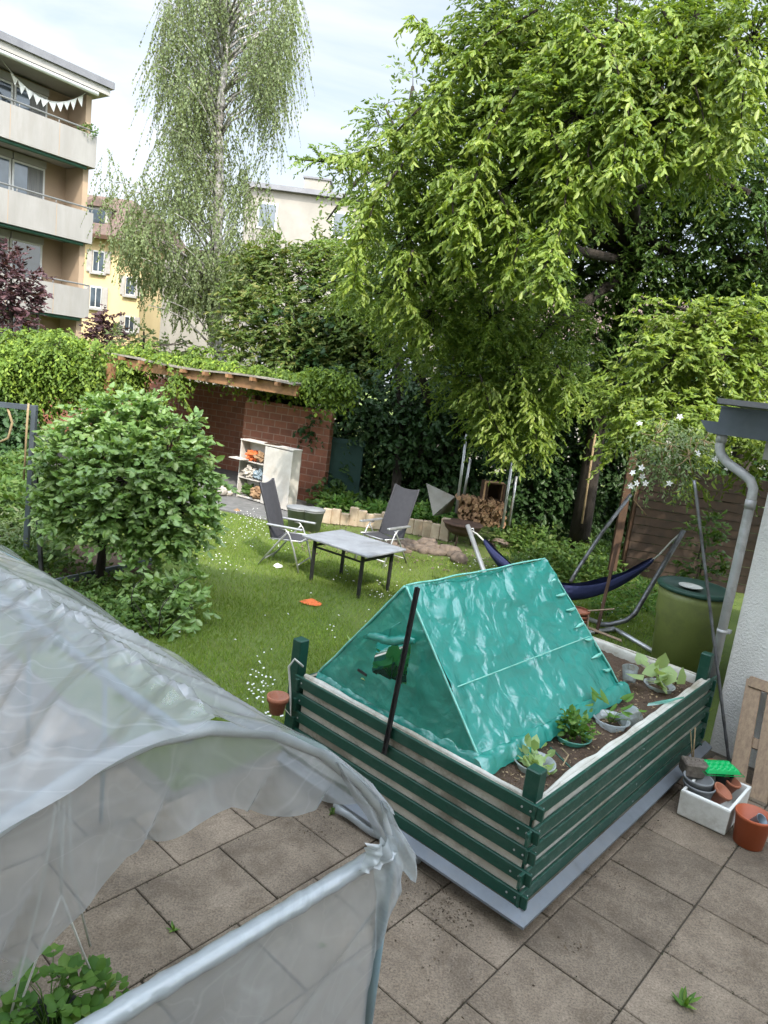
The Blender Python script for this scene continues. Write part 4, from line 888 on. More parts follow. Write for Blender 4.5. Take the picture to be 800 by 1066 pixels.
for x, y, lab in ((478, 582, 'grey stone at the foot of the fire bowl'), (520, 566, 'brown stone beside the wood pile foot'), (545, 590, 'white lump of stone behind the tent ridge'), (552, 583, 'pale rounded stone near the hammock tip'), (560, 592, 'whitish rock just above the teal tent')):
    p = L_(x, y, .06); single('stone', MB().rock(p, .15, x, (1.1, .9, .7), 12, 8), M['stone'] if x < 540 else M['styro'], lab, 'stone', p)
# fire bowl
c = L_(479, 567); fb = Thing('fire_bowl', 'round rusty iron fire bowl with a flat lid on short legs', 'fire bowl', c)
fb.part('bowl', MB().lathe(c+UP*.18, [(.12, 0), (.24, .05), (.33, .14), (.35, .21), (.36, .21), (.34, .2)], 30), M['rust'])
fb.part('lid', MB().lathe(c+UP*.395, [(.37, 0), (.38, .015), (.36, .03), (.05, .06), (.001, .06)], 30), M['rust'])
for k in range(3): fb.part('leg', MB().tube([c+V(.2*math.cos(k*2.1), .2*math.sin(k*2.1), 0), c+V(.16*math.cos(k*2.1), .16*math.sin(k*2.1), .24)], .015, 6), M['rust'])
# folded tin sheet
Y_ = 13.4; a_, b_, c_ = W(444, 503, y=Y_), W(474, 517, y=Y_-.2), W(451, 537, y=Y_-.3); d_ = W(470, 533, y=Y_+.4)
m_ = MB(); m_.prism([a_, c_, b_], V(.0, .012, 0)); ts = Thing('tin_sheet', 'triangular grey metal sheet standing behind the border blocks', 'metal sheet', c_); ts.part('front_sheet', m_, M['sheet'])
m_ = MB(); m_.prism([b_+V(.01, .02, 0), c_+V(.03, .03, 0), d_], V(.0, .012, 0)); ts.part('back_sheet', m_, M['sheet'])
# firewood rack and pile
rk = Thing('firewood_rack', 'rack of thin grey poles holding the firewood pile', 'rack', L_(500, 548))
for (x0, y0), (x1, y1), Yd in (((486, 452), (475, 534), 13.2), ((490, 478), (482, 522), 13.7), ((534, 478), (523, 549), 13.0), ((538, 496), (530, 547), 13.5)):
    rk.part('pole', MB().tube([W(x0, y0, y=Yd), W(x1, y1, y=Yd)], .026, 8), M['alu'])
wp = Thing('firewood_pile', 'stack of split logs between the grey poles', 'firewood', L_(500, 548))
for j in range(9):
    for i in range(11):
        x = 479+i*4.4+rng.normal()*.8+(2 if j % 2 else 0); y = 546-j*3.1+(x-500)*.11
        if x > 526: continue
        p = W(x, y, y=13.15+rng.normal()*.04); r_ = rng.uniform(.034, .05); an = rng.uniform(0, 6); n_ = rng.integers(3, 6)
        m_ = MB(); ring_ = [p+V(math.cos(an+2*PI*q/n_), 0, math.sin(an+2*PI*q/n_))*r_*rng.uniform(.85, 1.15) for q in range(n_)]; m_.prism(ring_, V(.0, .4, 0)); wp.part('log', m_, M['logend'])
# wooden crate on the pile
p = W(514, 512, y=13.3); cr = Thing('wooden_crate', 'small open wooden crate lying on its side on top of the firewood', 'crate', p-UP*.15)
for s in (-1, 1):
    m_ = MB(); m_.box(p+V(.16*s, .12, 0), .012, .17, .17, nrm(V(1, .25, 0))); cr.part('side_board', m_, M['oldwood'])
    m_ = MB(); m_.box(p+V(0, .12, .165*s), .17, .17, .012, nrm(V(1, .25, 0))); cr.part('side_board', m_, M['oldwood'])
m_ = MB()
e4 = [p+V(-.18, -.07, -.18), p+V(.17, .02, -.18), p+V(.17, .02, .18), p+V(-.18, -.07, .18)]
for k in range(4): m_.bar(e4[k], e4[(k+1) % 4], .03, .03)
cr.part('front_frame', m_, M['logend']); m_ = MB(); m_.box(p+V(0, .3, 0), .16, .01, .16); cr.part('back_board', m_, M['oldwood'])
# dark green board behind
m_ = MB(); p = W(355, 500, y=15.2); m_.box(V(p[0], p[1], .55), .42, .04, .72, bev=.03); m_.box(V(p[0], p[1]-.05, 1.2), .44, .02, .03)
single('compost_bin', m_, M['greenplastic'], 'dark green plastic compost bin beside the end of the brick wall', 'compost bin')

# ------------------------------------------------------------------ hammock and its stand
hs = Thing('hammock_stand', 'grey steel tube hammock stand behind the teal tent', 'hammock stand', L_(590, 640))
hs.part('near_post', MB().tube([W(487, 547, y=9.6), W(508, 606, y=9.0), L_(530, 668)], .032, 10), M['alu'])
m_ = MB(); m_.tube([W(487, 547, y=9.6)+V(.0, 0, -.05), W(493, 550, y=9.6), W(494, 556, y=9.6), W(489, 557, y=9.6)], .008, 6); hs.part('hook', m_, M['alu'])
hp1 = [W(657, 515, y=9.9), W(628, 553, y=9.7), W(602, 592, y=9.5), W(594, 606, y=9.4)]
hs.part('side_post', MB().tube(hp1, .026, 8), M['steel'])
hp2 = [W(712, 552, y=9.0), W(684, 600, y=8.9), W(661, 639, y=8.8), W(652, 646, y=8.8), W(636, 650, y=8.8), W(622, 650, y=8.9)]
hs.part('far_post', MB().tube(hp2, .032, 10), M['steel'])
hs.part('base_tube', MB().tube([L_(610, 643, .04), L_(643, 656, .04), L_(690, 684, .04)], .03, 8), M['alu'])
hs.part('base_tube', MB().tube([L_(530, 668, .04), L_(600, 660, .04), L_(640, 655, .04)], .03, 8), M['alu'])
hk = Thing('hammock', 'navy blue fabric hammock slung between the grey stand posts', 'hammock', W(590, 610, y=9.2))
h0, h1 = W(504, 563, y=9.4), W(680, 583, y=9.0); hm = [W(504, 563, y=9.4), W(520, 583, y=9.3), W(548, 606, y=9.3), W(590, 617, y=9.2), W(630, 611, y=9.1), W(658, 598, y=9.0), W(680, 583, y=9.0)]
def spl(P, t):
    n = len(P)-1; x = t*n; i = min(int(x), n-1); f = x-i; p0 = P[max(i-1, 0)]; p1 = P[i]; p2 = P[i+1]; p3 = P[min(i+2, n)]
    return .5*((2*p1)+(-p0+p2)*f+(2*p0-5*p1+4*p2-p3)*f*f+(-p0+3*p1-3*p2+p3)*f**3)
def hamf(u, v):
    c = spl(hm, u); w_ = math.sin(PI*min(1, max(0, u)))**.7; ang = (v-.5)*PI*1.5
    ax_ = nrm(spl(hm, min(1, u+.01))-spl(hm, max(0, u-.01))); sd_ = nrm(np.cross(ax_, UP))
    r_ = .03+.115*w_; return c+sd_*math.sin(ang)*r_*.9-UP*(math.cos(ang)-.2)*r_*.85+UP*.012*w_*math.sin(v*40+u*3)+UP*.03*nz((u*5, v*6, 2))*w_
m_ = MB(); m_.grid(hamf, 70, 40); hk.part('cloth', m_, M['navy'])
hk.part('cord', MB().tube([W(490, 552, y=9.6), W(497, 556, y=9.5), h0+UP*.0, spl(hm, .05)], .012, 6), M['rope'])
hk.part('cord', MB().tube([spl(hm, .97), W(686, 578, y=9.0), W(700, 563, y=9.0), W(711, 553, y=9.0)], .012, 6), M['rope'])
# wooden stakes and orange bucket behind the tent
m_ = MB(); m_.bar(W(643, 566, y=7.7), W(621, 660, y=7.3), .035, .012, A); single('wooden_stake', m_, M['oldwood'], 'thin brown wooden slat standing upright behind the tent', 'stake')
c = W(605, 645, y=7.4); bk2 = Thing('orange_pot', 'stack of orange brown flower pots behind the back edge of the tent', 'flower pots', c-UP*.12)
for k in range(3): bk2.part('pot', MB().lathe(c+V(-.05, 0, -.1+.045*k), [(.09, 0), (.115, .09), (.13, .092), (.13, .12), (.115, .12)], 22), M['terra'])
m_ = MB()
for (x0, y0), (x1, y1) in (((612, 636), (640, 634)), ((613, 655), (645, 666)), ((613, 640), (611, 662)), ((622, 664), (640, 668))): m_.bar(W(x0, y0, y=7.3), W(x1, y1, y=7.25), .03, .01, V(0, -.3, 1))
st_ = Thing('kindling', 'short pale wooden slats scattered beside the thin stake', 'slats', W(625, 655, y=7.3))
for k, ((x0, y0), (x1, y1)) in enumerate((((612, 636), (640, 634)), ((609, 652), (647, 667)), ((613, 640), (611, 662)))):
    m_ = MB(); m_.bar(W(x0, y0, y=7.3), W(x1, y1, y=7.25), .04 if k == 1 else .015, .01, V(0, -.3, 1)); st_.part('slat', m_, M['wood'])
# rain barrel
c = V(3.50, 7.6, LAWN)
rb = Thing('rain_barrel', 'big olive green barrel with a dark rim beside the garage corner', 'barrel', c)
rb.part('barrel_body', MB().lathe(c, [(.29, 0), (.345, .72), (.36, .74), (.362, .90), (.37, .93), (.37, 1.02), (.345, 1.02), (.33, .9), (.001, .86)], 48), M['olive'])
rb.part('lid', MB().lathe(c+UP*1.02, [(.39, 0), (.40, .02), (.39, .045), (.33, .05), (.31, .03), (.001, .035)], 48), M['oliverim'])
for dx, dy, nm, lab in ((-.1, -.1, 'white_dish', 'white dish lying on the lid of the olive barrel'),): single(nm, MB().lathe(c+V(dx, dy, 1.06), [(.05, 0), (.12, .02), (.125, .03), (.11, .025), (.001, .01)], 20), M['styro'], lab, 'dish')

# ------------------------------------------------------------------ brown fence behind the hammock, slanting post, trunk post
fe = Thing('wooden_fence', 'dark brown horizontal board fence behind the hammock', 'fence', V(6.2, 12.4, LAWN))
f0, f1 = V(4.35, 12.3, 0), V(9.0, 11.6, 0)
for k in range(13):
    z = LAWN+.08+k*.152; m_ = MB(); m_.bar(f0+UP*z, f1+UP*(z+.01*rng.normal()), .022, .146, V(0, .1+.03*rng.normal(), 1), bev=.003); fe.part('board', m_, M['fencewood'])
for t in (.0, .5, 1): m_ = MB(); p = f0+(f1-f0)*t+V(0, .06, 0); m_.box(V(p[0], p[1], .9), .05, .05, 1.15); fe.part('post', m_, M['oldwood'])
m_ = MB(); m_.bar(W(660, 470, y=11.6), W(637, 594, y=11.2), .12, .08, V(0, 1, 0)); single('leaning_beam', m_, M['oldwood'], 'brown timber beam leaning against the left end of the fence', 'beam')
m_ = MB(); m_.tube([W(620, 452, y=13.1), W(606, 545, y=13.0)], .02, 6); single('pale_pole', m_, M['straw'], 'thin pale pole leaning against the dark tree trunk', 'pole')

# ------------------------------------------------------------------ left: garden frame and low bed
Yf = 8.3
fr = Thing('garden_rack', 'grey square tube garden rack standing behind the greenhouse', 'frame', L_(30, 590))
m_ = MB(); m_.bar(W(-40, 417, y=Yf), W(39, 425, y=Yf), .05, .06); fr.part('top_bar', m_, M['zincgrey'])
m_ = MB(); m_.bar(W(36.5, 423, y=Yf), W(26, 592, y=Yf), .055, .055, V(0, 1, 0)); fr.part('post', m_, M['zincgrey'])
m_ = MB(); m_.bar(W(36, 470, y=Yf-.1), W(44, 606, y=Yf-.5), .04, .04, V(0, 1, 0)); fr.part('post', m_, M['dark'])
m_ = MB(); m_.tube([W(8, 424, y=Yf), W(13, 440, y=Yf), W(9, 456, y=Yf), W(-4, 462, y=Yf)], .014, 7); single('hose', m_, M['straw'], 'pale hose loop hanging from the grey rack bar', 'hose')
m_ = MB(); m_.tube([W(30, 420, y=Yf-.05), W(28, 450, y=Yf-.05), W(25, 500, y=Yf-.1)], .012, 5); m_.tube([W(29, 425, y=Yf-.05), W(26, 470, y=Yf-.06)], .008, 5); single('rag_strip', m_, M['straw'], 'brown cord knotted over the corner of the grey rack', 'cord')
lb = Thing('low_bed', 'low bed with a dark grey edging board under the leafy bush', 'garden bed', L_(100, 580))
m_ = MB(); m_.bar(L_(55, 612, .1), L_(160, 588, .1), .03, .2, bev=.004); lb.part('edge_board', m_, M['zincgrey'])
m_ = MB(); q = [L_(40, 614, .12), L_(160, 589, .12), L_(150, 565, .12), L_(0, 570, .12)]; m_.prism([p-UP*.1 for p in q], UP*.1); lb.part('bed_soil', m_, M['soil'])

# ================================================================== BUILDINGS
eD = nrm(V(-.57, -.82, 0)); eN = V(.82, -.57, 0)/math.hypot(.82, .57); O_ = W(97, 222, y=26); O_ = V(O_[0], O_[1], 0)
def ap(t, n, z): return O_+eD*t+eN*n+UP*z
def abox(t0, t1, n0, n1, z0, z1, bev=0): m = MB(); m.box(ap((t0+t1)/2, (n0+n1)/2, (z0+z1)/2), (t1-t0)/2, (n1-n0)/2, (z1-z0)/2, eD, eN, bev=bev); return m
apt = Thing('apartment_building', 'pale apartment block with stacked white balconies at the left edge', 'building', ap(8, -5, 0))
apt.part('wall', abox(.0, 20, -9, -1.45, LAWN, 10.75), M['tanwall'])
for z0, z1 in ((8.4, 9.42), (5.9, 6.93), (3.34, 4.36)):
    bal = apt.part('balcony', abox(-.02, 20, -.1, .0, z0, z1), M['facade'])
    apt.part('end_panel', abox(-.06, .04, -1.45, -.10, z0, z1), M['facade'], bal)
    apt.part('floor_slab', abox(.04, 20, -1.45, -.10, z0+.02, z0+.2), M['slabwhite'], bal)
    m_ = MB(); m_.tube([ap(-.0, -.03, z1+.13), ap(20, -.03, z1+.13)], .03, 6)
    for k in range(16): m_.tube([ap(.02+k*1.3, -.05, z1-.02), ap(.02+k*1.3, -.03, z1+.13)], .018, 5)
    apt.part('railing', m_, M['rail'], bal)
    for k in range(12): apt.part('panel_joint', abox(1.3+k*1.6, 1.318+k*1.6, .0, .004, z0+.02, z1-.02), M['tanwall'], bal)
    m_ = MB(); m_.tube([ap(.25, -.14, z0-.06), ap(19, -.14, z0-.06)], .06, 8); apt.part('awning_roll', m_, M['awn'], bal)
for z0, z1 in ((4.4, 5.9), (6.95, 8.4), (9.44, 10.7), (LAWN, 3.34)):
    apt.part('end_wall', abox(.02, .22, -1.45, -.35, z0-.9 if z0 > 1 else z0, z1), M['tanwall'])
for zc0, zc1 in ((9.0, 10.45), (6.5, 8.15), (4.0, 5.65), (.6, 3.1)):
    t = 1.0
    for k in range(6):
        w_ = 1.12 if k % 2 == 0 else 1.7
        f_ = apt.part('window', abox(t, t+w_, -1.45, -1.38, zc0, zc1), M['frame'])
        apt.part('pane', abox(t+.07, t+w_-.07, -1.385, -1.372, zc0+.07, zc1-.07), M['glass'], f_)
        if (k+int(zc0)) % 3 != 1: apt.part('curtain', abox(t+.07, t+.07+(w_-.14)*(.34 if k % 2 else .55), -1.371, -1.367, zc0+.07, zc1-.07), M['curtain'], f_)
        apt.part('blind_box', abox(t, t+w_, -1.45, -1.30, zc1+.003, zc1+.22), M['slabwhite'], f_)
        t += w_+.04 if k % 2 == 0 else w_+1.6
apt.part('roof', abox(-.3, 20, -9.5, .2, 10.78, 11.0), M['slabwhite'])
apt.part('roof_fascia', abox(-.4, 20, -9.6, .3, 11.003, 11.22), M['fascia'])
m_ = MB(); m_.tube([ap(.15, .2, 10.68), ap(19, .2, 10.68)], .07, 8); apt.part('awning_roll', m_, M['frame'])
apt.part('ground_wall', abox(.6, 20, -1.4, -1.2, LAWN, .5), M['slabwhite'])
# plants on the balcony edge
cP = ap(.25, -.12, 9.5); pts_, u_ = shell(cP, (.3, .3, .22), 220, .1)
single('balcony_plant', diamonds(pts_, nrm(u_+rdir(220)*.5), rdir(220), .1, .05), M['lf_mid'], 'small green plant on the corner of the top balcony', 'plant', cP)
# bunting
bs = Thing('bunting', 'string of small white pennants hung across the top balcony', 'bunting', W(50, 105, y=25.3))
cs = [(0, 59), (7, 69), (15, 79), (23, 87), (31, 94), (39, 99.5), (47, 103.5), (55, 106), (63, 106.5), (70, 105.5), (77, 103.5), (84, 100.5), (89, 97)]
cp = [W(x, y, y=24.0+x*.02) for x, y in cs]; bs.part('string', MB().tube(cp, .012, 5), M['frame'])
for i in range(2, 12):
    c = cp[i]; m_ = MB(); t_ = nrm(cp[i+1 if i < 12 else i]-c); q = [c-t_*.13, c+t_*.13, c-UP*(.28+.02*rng.normal())+V(.02*rng.normal(), .04*rng.normal(), 0)]
    m_.prism(q, V(.0, .006, 0)); bs.part('pennant', m_, M['white'])

# yellow house
yh = Thing('yellow_house', 'yellow plastered house with brown mansard roof behind the apartment block', 'house', V(-18.5, 42, LAWN))
yx = -14.0
m_ = MB(); m_.box(V(yx-5, 42.5, 3.8), 5, 4.5, 4.0); yh.part('wall', m_, M['yellow'])
m_ = MB(); x0, x1 = yx-10.3, yx+.45; m_.hexa([V(x0, 37.5, 7.8), V(x1, 37.5, 7.8), V(x1, 47.5, 7.8), V(x0, 47.5, 7.8), V(x0, 39.3, 10.0), V(x1-1.6, 39.3, 10.0), V(x1-1.6, 46, 10.0), V(x0, 46, 10.0)])
rf = yh.part('roof', m_, M['roofbrown'])
m_ = MB(); m_.box(V((x0+x1)/2, 37.45, 7.74), (x1-x0)/2, .1, .1); yh.part('eave_board', m_, M['oldwood'], rf)
def hwin(x0, y0, x1, y1, Y, shut=True):
    a_, b_ = W(x0, y1, y=Y), W(x1, y0, y=Y); w2 = (b_[0]-a_[0])/2; h2 = (b_[2]-a_[2])/2; c = V((a_[0]+b_[0])/2, Y, (a_[2]+b_[2])/2)
    m = MB(); m.box(c+V(0, -.03, 0), w2, .05, h2); f = yh.part('window', m, M['frame'])
    for s in (-1, 1):
        m = MB(); m.box(c+V(s*w2*.48, -.09, 0), w2*.4, .008, h2*.86); yh.part('pane', m, M['glass'], f)
    m = MB(); m.box(c+V(0, -.08, -h2-.06), w2+.12, .1, .05); yh.part('sill', m, M['slabwhite'], f)
    if shut:
        for s in (-1, 1): m = MB(); m.box(c+V(s*(w2*1.5+.03), -.07, 0), w2*.48, .02, h2); yh.part('shutter', m, M['shutter'], f)
hwin(97, 262, 110, 283, 38); hwin(94, 299, 107, 320, 38); hwin(131, 289, 142, 307, 38); hwin(130, 330, 141, 345, 38)
m_ = MB(); c = W(102, 231, y=38.2); m_.box(c+V(0, .8, 0), .55, .9, .75); dm = yh.part('dormer', m_, M['slabwhite']); m_ = MB(); m_.box(c+V(0, -.14, 0), .42, .02, .55); yh.part('pane', m_, M['glass'], dm)
m_ = MB(); m_.prism([c+V(-.75, -.3, .72), c+V(.75, -.3, .72), c+V(0, -.3, 1.2)], V(0, 2.2, 0)); yh.part('dormer_roof', m_, M['roofbrown'], dm)

# white building behind the birch
wb_ = Thing('white_building', 'whitish flat roofed building seen between birch and bright tree', 'building', V(-6, 46, LAWN))
m_ = MB(); m_.box(V(-6.3, 46.5, 5.9), 3.6, 4.5, 6.1); wb_.part('wall', m_, M['palewall'])
m_ = MB(); m_.box(V(-6.3, 46.4, 12.1), 3.85, 4.75, .13); wb_.part('roof', m_, M['fascia'])
m_ = MB(); m_.box(V(-6.0, 42.6, 12.5), .7, .8, .3); wb_.part('chimney', m_, M['palewall'])
m_ = MB(); m_.box(V(-6.0, 42.6, 12.84), .78, .88, .05); wb_.part('chimney_cap', m_, M['fascia'])
for x in (-8.6, -4.4):
    for z in (2.5, 5.4, 8.2, 10.6):
        m_ = MB(); m_.box(V(x, 41.98, z), .55, .05, .7); f_ = wb_.part('window', m_, M['frame']); m_ = MB(); m_.box(V(x, 41.92, z), .46, .02, .6); wb_.part('pane', m_, M['glass'], f_)
# pale house behind the big tree
ph = Thing('pale_house', 'white house wall glimpsed through the gaps of the dark foliage', 'house', V(9, 31, LAWN))
m_ = MB(); m_.box(V(7.5, 30, 2.2), 7.0, 4, 2.6); ph.part('wall', m_, M['palewall'])
m_ = MB(); m_.prism([V(.2, 25.6, 4.7), V(.2, 34.4, 4.7), V(.2, 30, 7.2)], V(14.6, 0, 0)); ph.part('roof', m_, M['roofbrown'])
for x in (3, 6.2, 9.4):
    m_ = MB(); m_.box(V(x, 25.97, 2.9), .5, .05, .7); f_ = ph.part('window', m_, M['frame']); m_ = MB(); m_.box(V(x, 25.9, 2.9), .42, .02, .6); ph.part('pane', m_, M['glass'], f_)
# the viewer's own house
hb = Thing('rear_house', 'tall pale plastered house standing behind the viewer and shading the patio', 'house', V(-1, -9, LAWN))
m_ = MB(); m_.box(V(-1, -8.8, 6.7), 15, 5.2, 6.9); hb.part('wall', m_, M['copper'])
m_ = MB(); m_.box(V(-1, -8.8, 13.72), 15.3, 5.4, .1); hb.part('roof', m_, M['fascia'])

# ================================================================== VEGETATION
def PXR(r, d): return r/740*d
def tree(name, label, cat, base, limbs, clumps, lm, dens, K, L, Wd, length=.6, droop=.6, hang=.6, small=False, bark='bark', r0=.12, group=None, depth=.8, lo=.45, curl=.25, jit=.55, sq=1.0, spread=.7, boughs=()):
    prs2 = []
    """clumps: (px, py, radius px, distance); limbs: polylines (px, py, distance) or points"""
    t = Thing(name, label, cat, base, group); m = MB(); tips = []
    for pl in limbs:
        pts = [np.asarray(p, float) if len(p) == 3 and not isinstance(p, tuple) else (W(p[0], p[1], y=p[2]) if isinstance(p, tuple) else p) for p in pl[1:]]
        rr = np.linspace(pl[0], pl[0]*.3, len(pts)); m.tube(pts, list(rr), 8); tips += pts[1:]
    prs = []; tips = np.array(tips)
    for (px, py, r, d) in clumps:
        c = W(px, py, y=d); R = PXR(r, d)
        near = tips[np.argmin(np.linalg.norm(tips-c, axis=1))]; limb(m, near, c, max(.010, R*.022) if R > .4 else .004, .003, .05, 4, 5)
        n = max(4, int(dens*R**2.2)); P, u = shell(c, (R, R*depth, R*sq), n, lo); P -= u*length*.35
        for q in P[::9]: limb(m, c, q, .008, .003, .02, 2, 4)
        D = nrm(u*[1, 1, .6]+rdir(n)*jit+[0, 0, .15])
        prs.append(sprays(P, D, rng.uniform(.6, 1.2, n)*length, K, L, Wd, droop, hang, spread, small, curl))
    for path, bl, bw, bd in boughs:
        pp = [W(p[0], p[1], y=p[2]) for p in path]; m.tube(pp, list(np.linspace(.018, .004, len(pp))), 5)
        for i in range(len(pp)-1):
            n = int(np.linalg.norm(pp[i+1]-pp[i])*bd)+2; tt = rng.random((n, 1)); f = 1-(i+tt)/(len(pp))*.6
            Pq = pp[i]*(1-tt)+pp[i+1]*tt; Dq = nrm(rng.normal(size=(n, 3))*[1, 1, .35]+[0, 0, .1]); prs2.append(sprays(Pq, Dq, rng.uniform(.25, .5, n)*f[:, 0], 9, bl, bw, .7, .9, .55, False, .25))
    t.part('trunk', m, M[bark]); t.part('crown', cat_(prs), M[lm])
    if prs2: t.part('hanging_boughs', cat_(prs2), M['lf_yellow'])  # yellower leaf colour stands in for sunlight on the front boughs
    return t

# ---- the big bright tree
TB = V(3.95, 14.0, LAWN)
top = V(3.9, 13.4, 5.2)
limbs = [(.22, TB, V(3.9, 13.9, 1.2), V(3.8, 13.7, 3.0), top, V(3.7, 12.6, 8.0), V(4.0, 11.5, 11)),
         (.11, top, (560, 200, 12.3), (520, 150, 11.5), (470, 130, 11.2), (420, 160, 11.5)), (.13, top, (620, 170, 11.8), (640, 100, 10.5), (690, 60, 9.6), (760, 90, 9)),
         (.09, top, (600, 260, 12), (540, 260, 11.2), (470, 290, 11.2), (410, 300, 11.5)), (.12, top, (660, 200, 12), (720, 180, 11), (780, 200, 10)),
         (.10, top, (590, 330, 12.3), (550, 370, 11.8), (520, 420, 11.6)), (.06, V(3.8, 12.8, 7.4), (560, 60, 11), (530, 40, 10.8), (510, 30, 10.8)),
         (.12, V(3.8, 12.6, 8), V(5, 10.5, 10), V(6.5, 9.5, 10.5)), (.1, V(3.8, 12.6, 8), V(3, 10.8, 10.5), V(2.2, 10, 11)), (.02, (420, 160, 11.5), (370, 170, 12), (330, 168, 12), (308, 166, 12))]
cl = [(515, 30, 50, 10.8), (560, 40, 75, 10.5), (640, 50, 75, 10), (720, 60, 75, 9.5), (785, 40, 65, 9), (470, 125, 48, 11.2), (520, 120, 60, 10.5), (600, 120, 70, 9.6), (680, 130, 70, 9.1), (740, 150, 50, 9),
      (410, 185, 42, 11.6), (460, 190, 55, 11), (535, 190, 65, 10.4), (600, 205, 48, 9.6), (365, 172, 24, 12), (335, 168, 13, 12), (312, 166, 8, 12), (395, 130, 22, 11.8), (425, 245, 50, 11.5), (480, 255, 60, 11), (545, 255, 50, 10.2),
      (395, 305, 36, 11.7), (450, 325, 50, 11.5), (510, 330, 52, 11.5), (570, 340, 48, 11.6), (480, 390, 42, 12), (535, 405, 50, 11.6), (590, 395, 36, 11.2), (555, 445, 32, 11.6), (505, 435, 32, 12), (530, 468, 20, 11.6),
      (570, 255, 18, 8.9), (574, 285, 13, 8.8), (577, 308, 7, 8.8)]
tree('broadleaf_tree', 'huge tree with drooping bright yellow green leaves filling the upper right', 'tree', TB, limbs, cl, 'lf_big', 470, 13, .08, .036, .40, .38, .62, r0=.3, lo=.25, curl=.25, boughs=[(p, .105, .046, 46) for p in (
    ((690, 10, 9.2), (715, 60, 8.8), (730, 110, 8.5), (742, 170, 8.3)), ((600, 20, 9.4), (640, 60, 8.9), (655, 120, 8.6), (645, 190, 8.4)), ((560, 10, 10), (510, 40, 10), (465, 90, 10), (430, 160, 10.1)),
    ((540, 90, 9.8), (510, 140, 9.6), (490, 200, 9.5), (478, 260, 9.5)), ((570, 130, 9.3), (592, 180, 9), (586, 235, 8.8), (566, 280, 8.7), (577, 312, 8.6)), ((420, 170, 10.6), (390, 210, 10.5), (375, 260, 10.5), (368, 300, 10.5)),
    ((470, 170, 10), (472, 230, 9.9), (484, 290, 9.8)), ((670, 60, 9), (700, 110, 8.7), (690, 170, 8.5)), ((760, 30, 8.6), (775, 80, 8.3), (770, 150, 8.2)), ((520, 200, 9.6), (540, 250, 9.5), (530, 300, 9.4)), ((440, 110, 10.6), (400, 150, 10.8), (350, 165, 11)),
    ((540, 380, 11), (556, 430, 10.9), (560, 470, 10.9)), ((500, 390, 11.2), (515, 440, 11), (535, 478, 11)), ((430, 260, 10.4), (420, 310, 10.5), (440, 350, 10.5)), ((590, 50, 9.6), (560, 90, 9.5), (550, 140, 9.4)), ((620, 110, 9), (612, 160, 8.9), (625, 200, 8.8)),
    ((480, 60, 10.4), (450, 40, 10.6), (430, 15, 10.8)), ((580, 380, 10.8), (600, 420, 10.7)), ((640, 20, 9.2), (690, 50, 9), (760, 20, 8.9)))])
ww = Thing('low_white_house', 'low whitish house wall behind the lower strands of the birch', 'house', V(-9, 37, LAWN))
p0, p1 = W(172, 262, y=34), W(262, 262, y=34); m_ = MB(); m_.box(V((p0[0]+p1[0])/2, 36, (p0[2]+LAWN)/2), (p1[0]-p0[0])/2, 2, (p0[2]-LAWN)/2); ww.part('wall', m_, M['palewall'])
m_ = MB(); m_.box(V((p0[0]+p1[0])/2, 36, p0[2]+.12), (p1[0]-p0[0])/2+.3, 2.3, .12); ww.part('roof', m_, M['roofbrown'])
for px, py in ((205, 300), (232, 300)):
    c = W(px, py, y=33.97); m_ = MB(); m_.box(c, .45, .05, .65); f_ = ww.part('window', m_, M['frame']); m_ = MB(); m_.box(c-V(0, .06, 0), .38, .015, .57); ww.part('pane', m_, M['glass'], f_)
# inner and upper crown, its shade put into darker leaf colour (second tree of the same kind farther right, and tops above the picture)
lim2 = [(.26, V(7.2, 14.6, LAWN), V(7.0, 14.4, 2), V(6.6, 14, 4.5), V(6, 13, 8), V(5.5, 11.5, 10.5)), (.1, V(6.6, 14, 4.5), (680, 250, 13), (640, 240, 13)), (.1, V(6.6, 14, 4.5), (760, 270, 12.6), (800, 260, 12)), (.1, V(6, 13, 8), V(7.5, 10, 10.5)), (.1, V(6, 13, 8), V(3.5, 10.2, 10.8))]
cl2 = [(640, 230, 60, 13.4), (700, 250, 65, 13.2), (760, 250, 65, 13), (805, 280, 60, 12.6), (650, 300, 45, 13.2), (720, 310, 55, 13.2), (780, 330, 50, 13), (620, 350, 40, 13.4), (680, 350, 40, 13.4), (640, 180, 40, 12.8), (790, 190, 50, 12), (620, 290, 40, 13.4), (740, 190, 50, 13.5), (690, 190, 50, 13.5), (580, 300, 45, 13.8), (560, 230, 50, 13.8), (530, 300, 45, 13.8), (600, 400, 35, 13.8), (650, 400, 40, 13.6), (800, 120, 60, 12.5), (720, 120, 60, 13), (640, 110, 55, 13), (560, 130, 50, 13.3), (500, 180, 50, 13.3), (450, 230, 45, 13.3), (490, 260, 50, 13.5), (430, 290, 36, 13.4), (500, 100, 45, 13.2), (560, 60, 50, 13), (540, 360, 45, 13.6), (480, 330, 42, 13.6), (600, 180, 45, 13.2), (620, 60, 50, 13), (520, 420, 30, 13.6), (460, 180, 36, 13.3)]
t_ = tree('shade_tree', 'darker tree standing in the shade behind the bright hanging branches', 'tree', V(7.2, 14.6, LAWN), lim2, cl2, 'lf_mid', 210, 12, .115, .05, .55, .5, .7, lo=.1)
